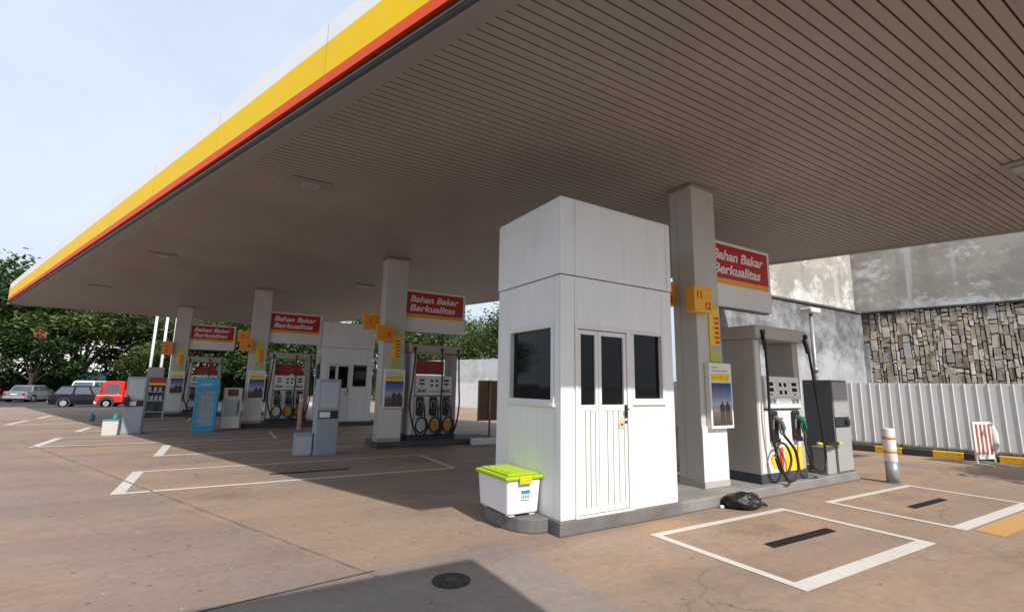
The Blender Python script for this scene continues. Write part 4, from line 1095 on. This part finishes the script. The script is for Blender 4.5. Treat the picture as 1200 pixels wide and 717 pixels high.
t_ = tcopy(tD,14.2,.1,.42,.4,'unseen olive green tree added to shade the ground at the right'); t_['group'] = 'trees added for their shadow'  # out of view, added only for the shadow it casts
# hedge masses filling the dark ground under the crowns
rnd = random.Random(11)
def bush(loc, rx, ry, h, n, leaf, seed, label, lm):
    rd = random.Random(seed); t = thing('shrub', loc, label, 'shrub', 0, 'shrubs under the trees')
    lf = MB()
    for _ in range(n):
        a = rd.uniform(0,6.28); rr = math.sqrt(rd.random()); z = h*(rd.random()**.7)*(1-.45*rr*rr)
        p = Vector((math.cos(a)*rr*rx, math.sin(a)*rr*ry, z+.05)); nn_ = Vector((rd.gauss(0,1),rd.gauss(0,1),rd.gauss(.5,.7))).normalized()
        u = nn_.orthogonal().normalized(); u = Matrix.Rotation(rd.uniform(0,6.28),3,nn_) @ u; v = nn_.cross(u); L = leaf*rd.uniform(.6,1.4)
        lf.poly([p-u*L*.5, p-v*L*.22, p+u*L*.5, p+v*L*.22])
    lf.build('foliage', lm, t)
    st = MB()
    for k in range(5): a = k*1.26; st.tube([(0,0,0),(math.cos(a)*rx*.5,math.sin(a)*ry*.5,h*.6)], .04, 5, False, .015)
    st.build('stem', M['bark'], t); return t
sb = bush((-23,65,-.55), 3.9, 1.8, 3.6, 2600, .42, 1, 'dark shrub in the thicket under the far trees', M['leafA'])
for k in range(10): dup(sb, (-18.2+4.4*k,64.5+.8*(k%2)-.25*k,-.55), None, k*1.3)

# boundary wall and pale buildings glimpsed through the leaves
b = MB(); b.box(-36,24,0,.25,0,2.3); b.box(-36,24,-.03,.28,2.301,2.4); o = b.build('boundary_wall', mat('shade_toned_wall', (.09,.095,.09), .85, 0, .3, .5, .4, (.03,.03,.03)), None, (-8,69.5,-.55)); tag(o, 'boundary wall coloured dark for the shade under the trees', 'wall')  # dark backdrop, the gloom under the trees put into its colour
def building(loc, w, d, h, label, wm):
    t = thing('pale_building', loc, label, 'building')
    b = MB(); b.box(0,w,0,d,0,h); b.build('wall', wm, t)
    b = MB(); b.box(-.3,w+.3,-.3,d+.3,h,h+.3); b.build('roof', M['lightgrey'], t)
    k = 0
    for z in [1.2+3.0*i for i in range(int(h//3))]:
        for x in [1+2.6*i for i in range(int(w//2.6))]:
            b = MB(); b.box(x,x+1.3,-.02,.02,z,z+1.3); f = b.build('window', M['glass'], t)
            b = MB(); b.box(x-.08,x+1.38,-.05,.0,z-.1,z-.02); b.build('sill', M['white2'], f)
    return t
building((-8.2,74,-.55), 9.5, 8, 9.6, 'white building glimpsed through the trees near the flagpoles', M['farw'])
building((-38,92,-.55), 26, 9, 10.5, 'white building glimpsed through the trees at far left', M['farw'])
# red banner and teal awning among the trees
t = thing('red_banner', (-14.6,56.5,5.0), 'small faded red banner hanging among the trees above the silver sedan', 'banner')
b = MB(); b.box(0,.85,0,.03,0,.62); b.build('cloth', mat('red_cloth', (.50,.06,.03), .6), t)
b = MB(); b.cyl((.42,0,.66), .02, 1.1, n=8, axis='X'); b.build('rod', M['greym'], t)
t = thing('awning', (-12.2,60.5,1.6), 'dark teal awning under the trees behind the dark people carrier', 'awning')
b = MB(); b.poly([(0,-.9,0),(2.4,-.9,0),(2.4,.6,.55),(0,.6,.55)]); b.poly([(0,-.9,-.22),(2.4,-.9,-.22),(2.4,-.9,0),(0,-.9,0)]); b.build('canvas', mat('dark_awning', (.01,.05,.05), .8), t)
for x in (.05,2.35): b = MB(); b.cyl((x,-.85,-.98), .025, 1.94, n=8); b.build('post', M['greym'], t)

# shop behind the camera whose flat roof shades the near concrete
t = thing('shop_building', (-12,-9,0), 'flat roofed shop facing the forecourt behind the camera', 'building')
b = MB(); b.box(0,13.6,0,6.8,0,4.1); b.build('wall', M['farw'], t)
b = MB(); b.box(-.3,14.26,-.3,8.26,4.1,4.5); b.build('roof', M['whitef'], t)
for x in (1,4,7,10): b = MB(); b.box(x,x+2.4,6.8,6.83,.3,2.8); f = b.build('window', M['glass'], t); b = MB(); b.box(x-.06,x+2.46,6.8,6.86,2.8,2.88); b.build('frame', M['greym'], f)

# ---------------------------------------------------------------- camera
p_f, p_pitch, p_yaw, p_roll = 557.474, .1658452, .5355707, .0176178
Mr = [[0.8583598747642215,-0.5127537700197374,0.017375175547208497],[0.09938571474090555,0.13295776511999718,-0.9861261138412952],[0.5033297180777124,0.8481779318190504,0.16508601053683705]]
right, down, fwd = (Vector(r) for r in Mr)
cam = bpy.data.cameras.new('camera'); co = bpy.data.objects.new('camera', cam); col.objects.link(co)
mw = Matrix.Identity(4)
for i in range(3): mw[i][0] = right[i]; mw[i][1] = -down[i]; mw[i][2] = -fwd[i]
mw.translation = Vector((0,0,1.55)); co.matrix_world = mw
cam.sensor_width = 36; cam.sensor_fit = 'HORIZONTAL'; cam.lens = p_f/1200*36; cam.clip_start = .05; cam.clip_end = 2000
scene.camera = co

# ---------------------------------------------------------------- light
sx, sy = -.04, 1.086
dirv = Vector((sx, sy, -1)).normalized()
sun = bpy.data.lights.new('sun', 'SUN'); sun.energy = 3.9; sun.angle = R(.6); sun.color = (1,.95,.88)
so = bpy.data.objects.new('sun', sun); col.objects.link(so); so.rotation_euler = dirv.to_track_quat('-Z','Y').to_euler()
w = bpy.data.worlds.new('World'); scene.world = w; w.use_nodes = True
nt = w.node_tree; nt.nodes.clear()
out = nt.nodes.new('ShaderNodeOutputWorld'); bg = nt.nodes.new('ShaderNodeBackground'); nt.links.new(bg.outputs[0], out.inputs[0])
sky = nt.nodes.new('ShaderNodeTexSky'); sky.sky_type = 'NISHITA'; sky.sun_disc = False
sky.sun_elevation = math.asin(-dirv.z); sky.sun_rotation = math.atan2(-dirv.x, -dirv.y)
sky.air_density = 1.3; sky.dust_density = 4.0; sky.ozone_density = 1.2
v = coords(nt, (1,1,2.2), 'Generated')
cl = noise(nt, v, 1.7, 7, .6)
f = math_(nt, 'MULTIPLY', ramp(nt, cl, .3, .8), .38)
hz = mix(nt, math_(nt, 'ADD', f, .45), mix(nt, .6, sky.outputs[0], (3.9,4.95,6.8)), (5.5,6.1,6.85))
nt.links.new(hz, bg.inputs[0]); bg.inputs[1].default_value = .125

vs_ = scene.view_settings; vs_.view_transform = 'Standard'; vs_.look = 'None'; vs_.exposure = 0.32; vs_.gamma = 1.0
vs_.use_curve_mapping = False
scene.render.engine = 'CYCLES'; scene.cycles.max_bounces = 8; scene.cycles.diffuse_bounces = 5; scene.cycles.use_denoising = True
scene.cycles.transparent_max_bounces = 8
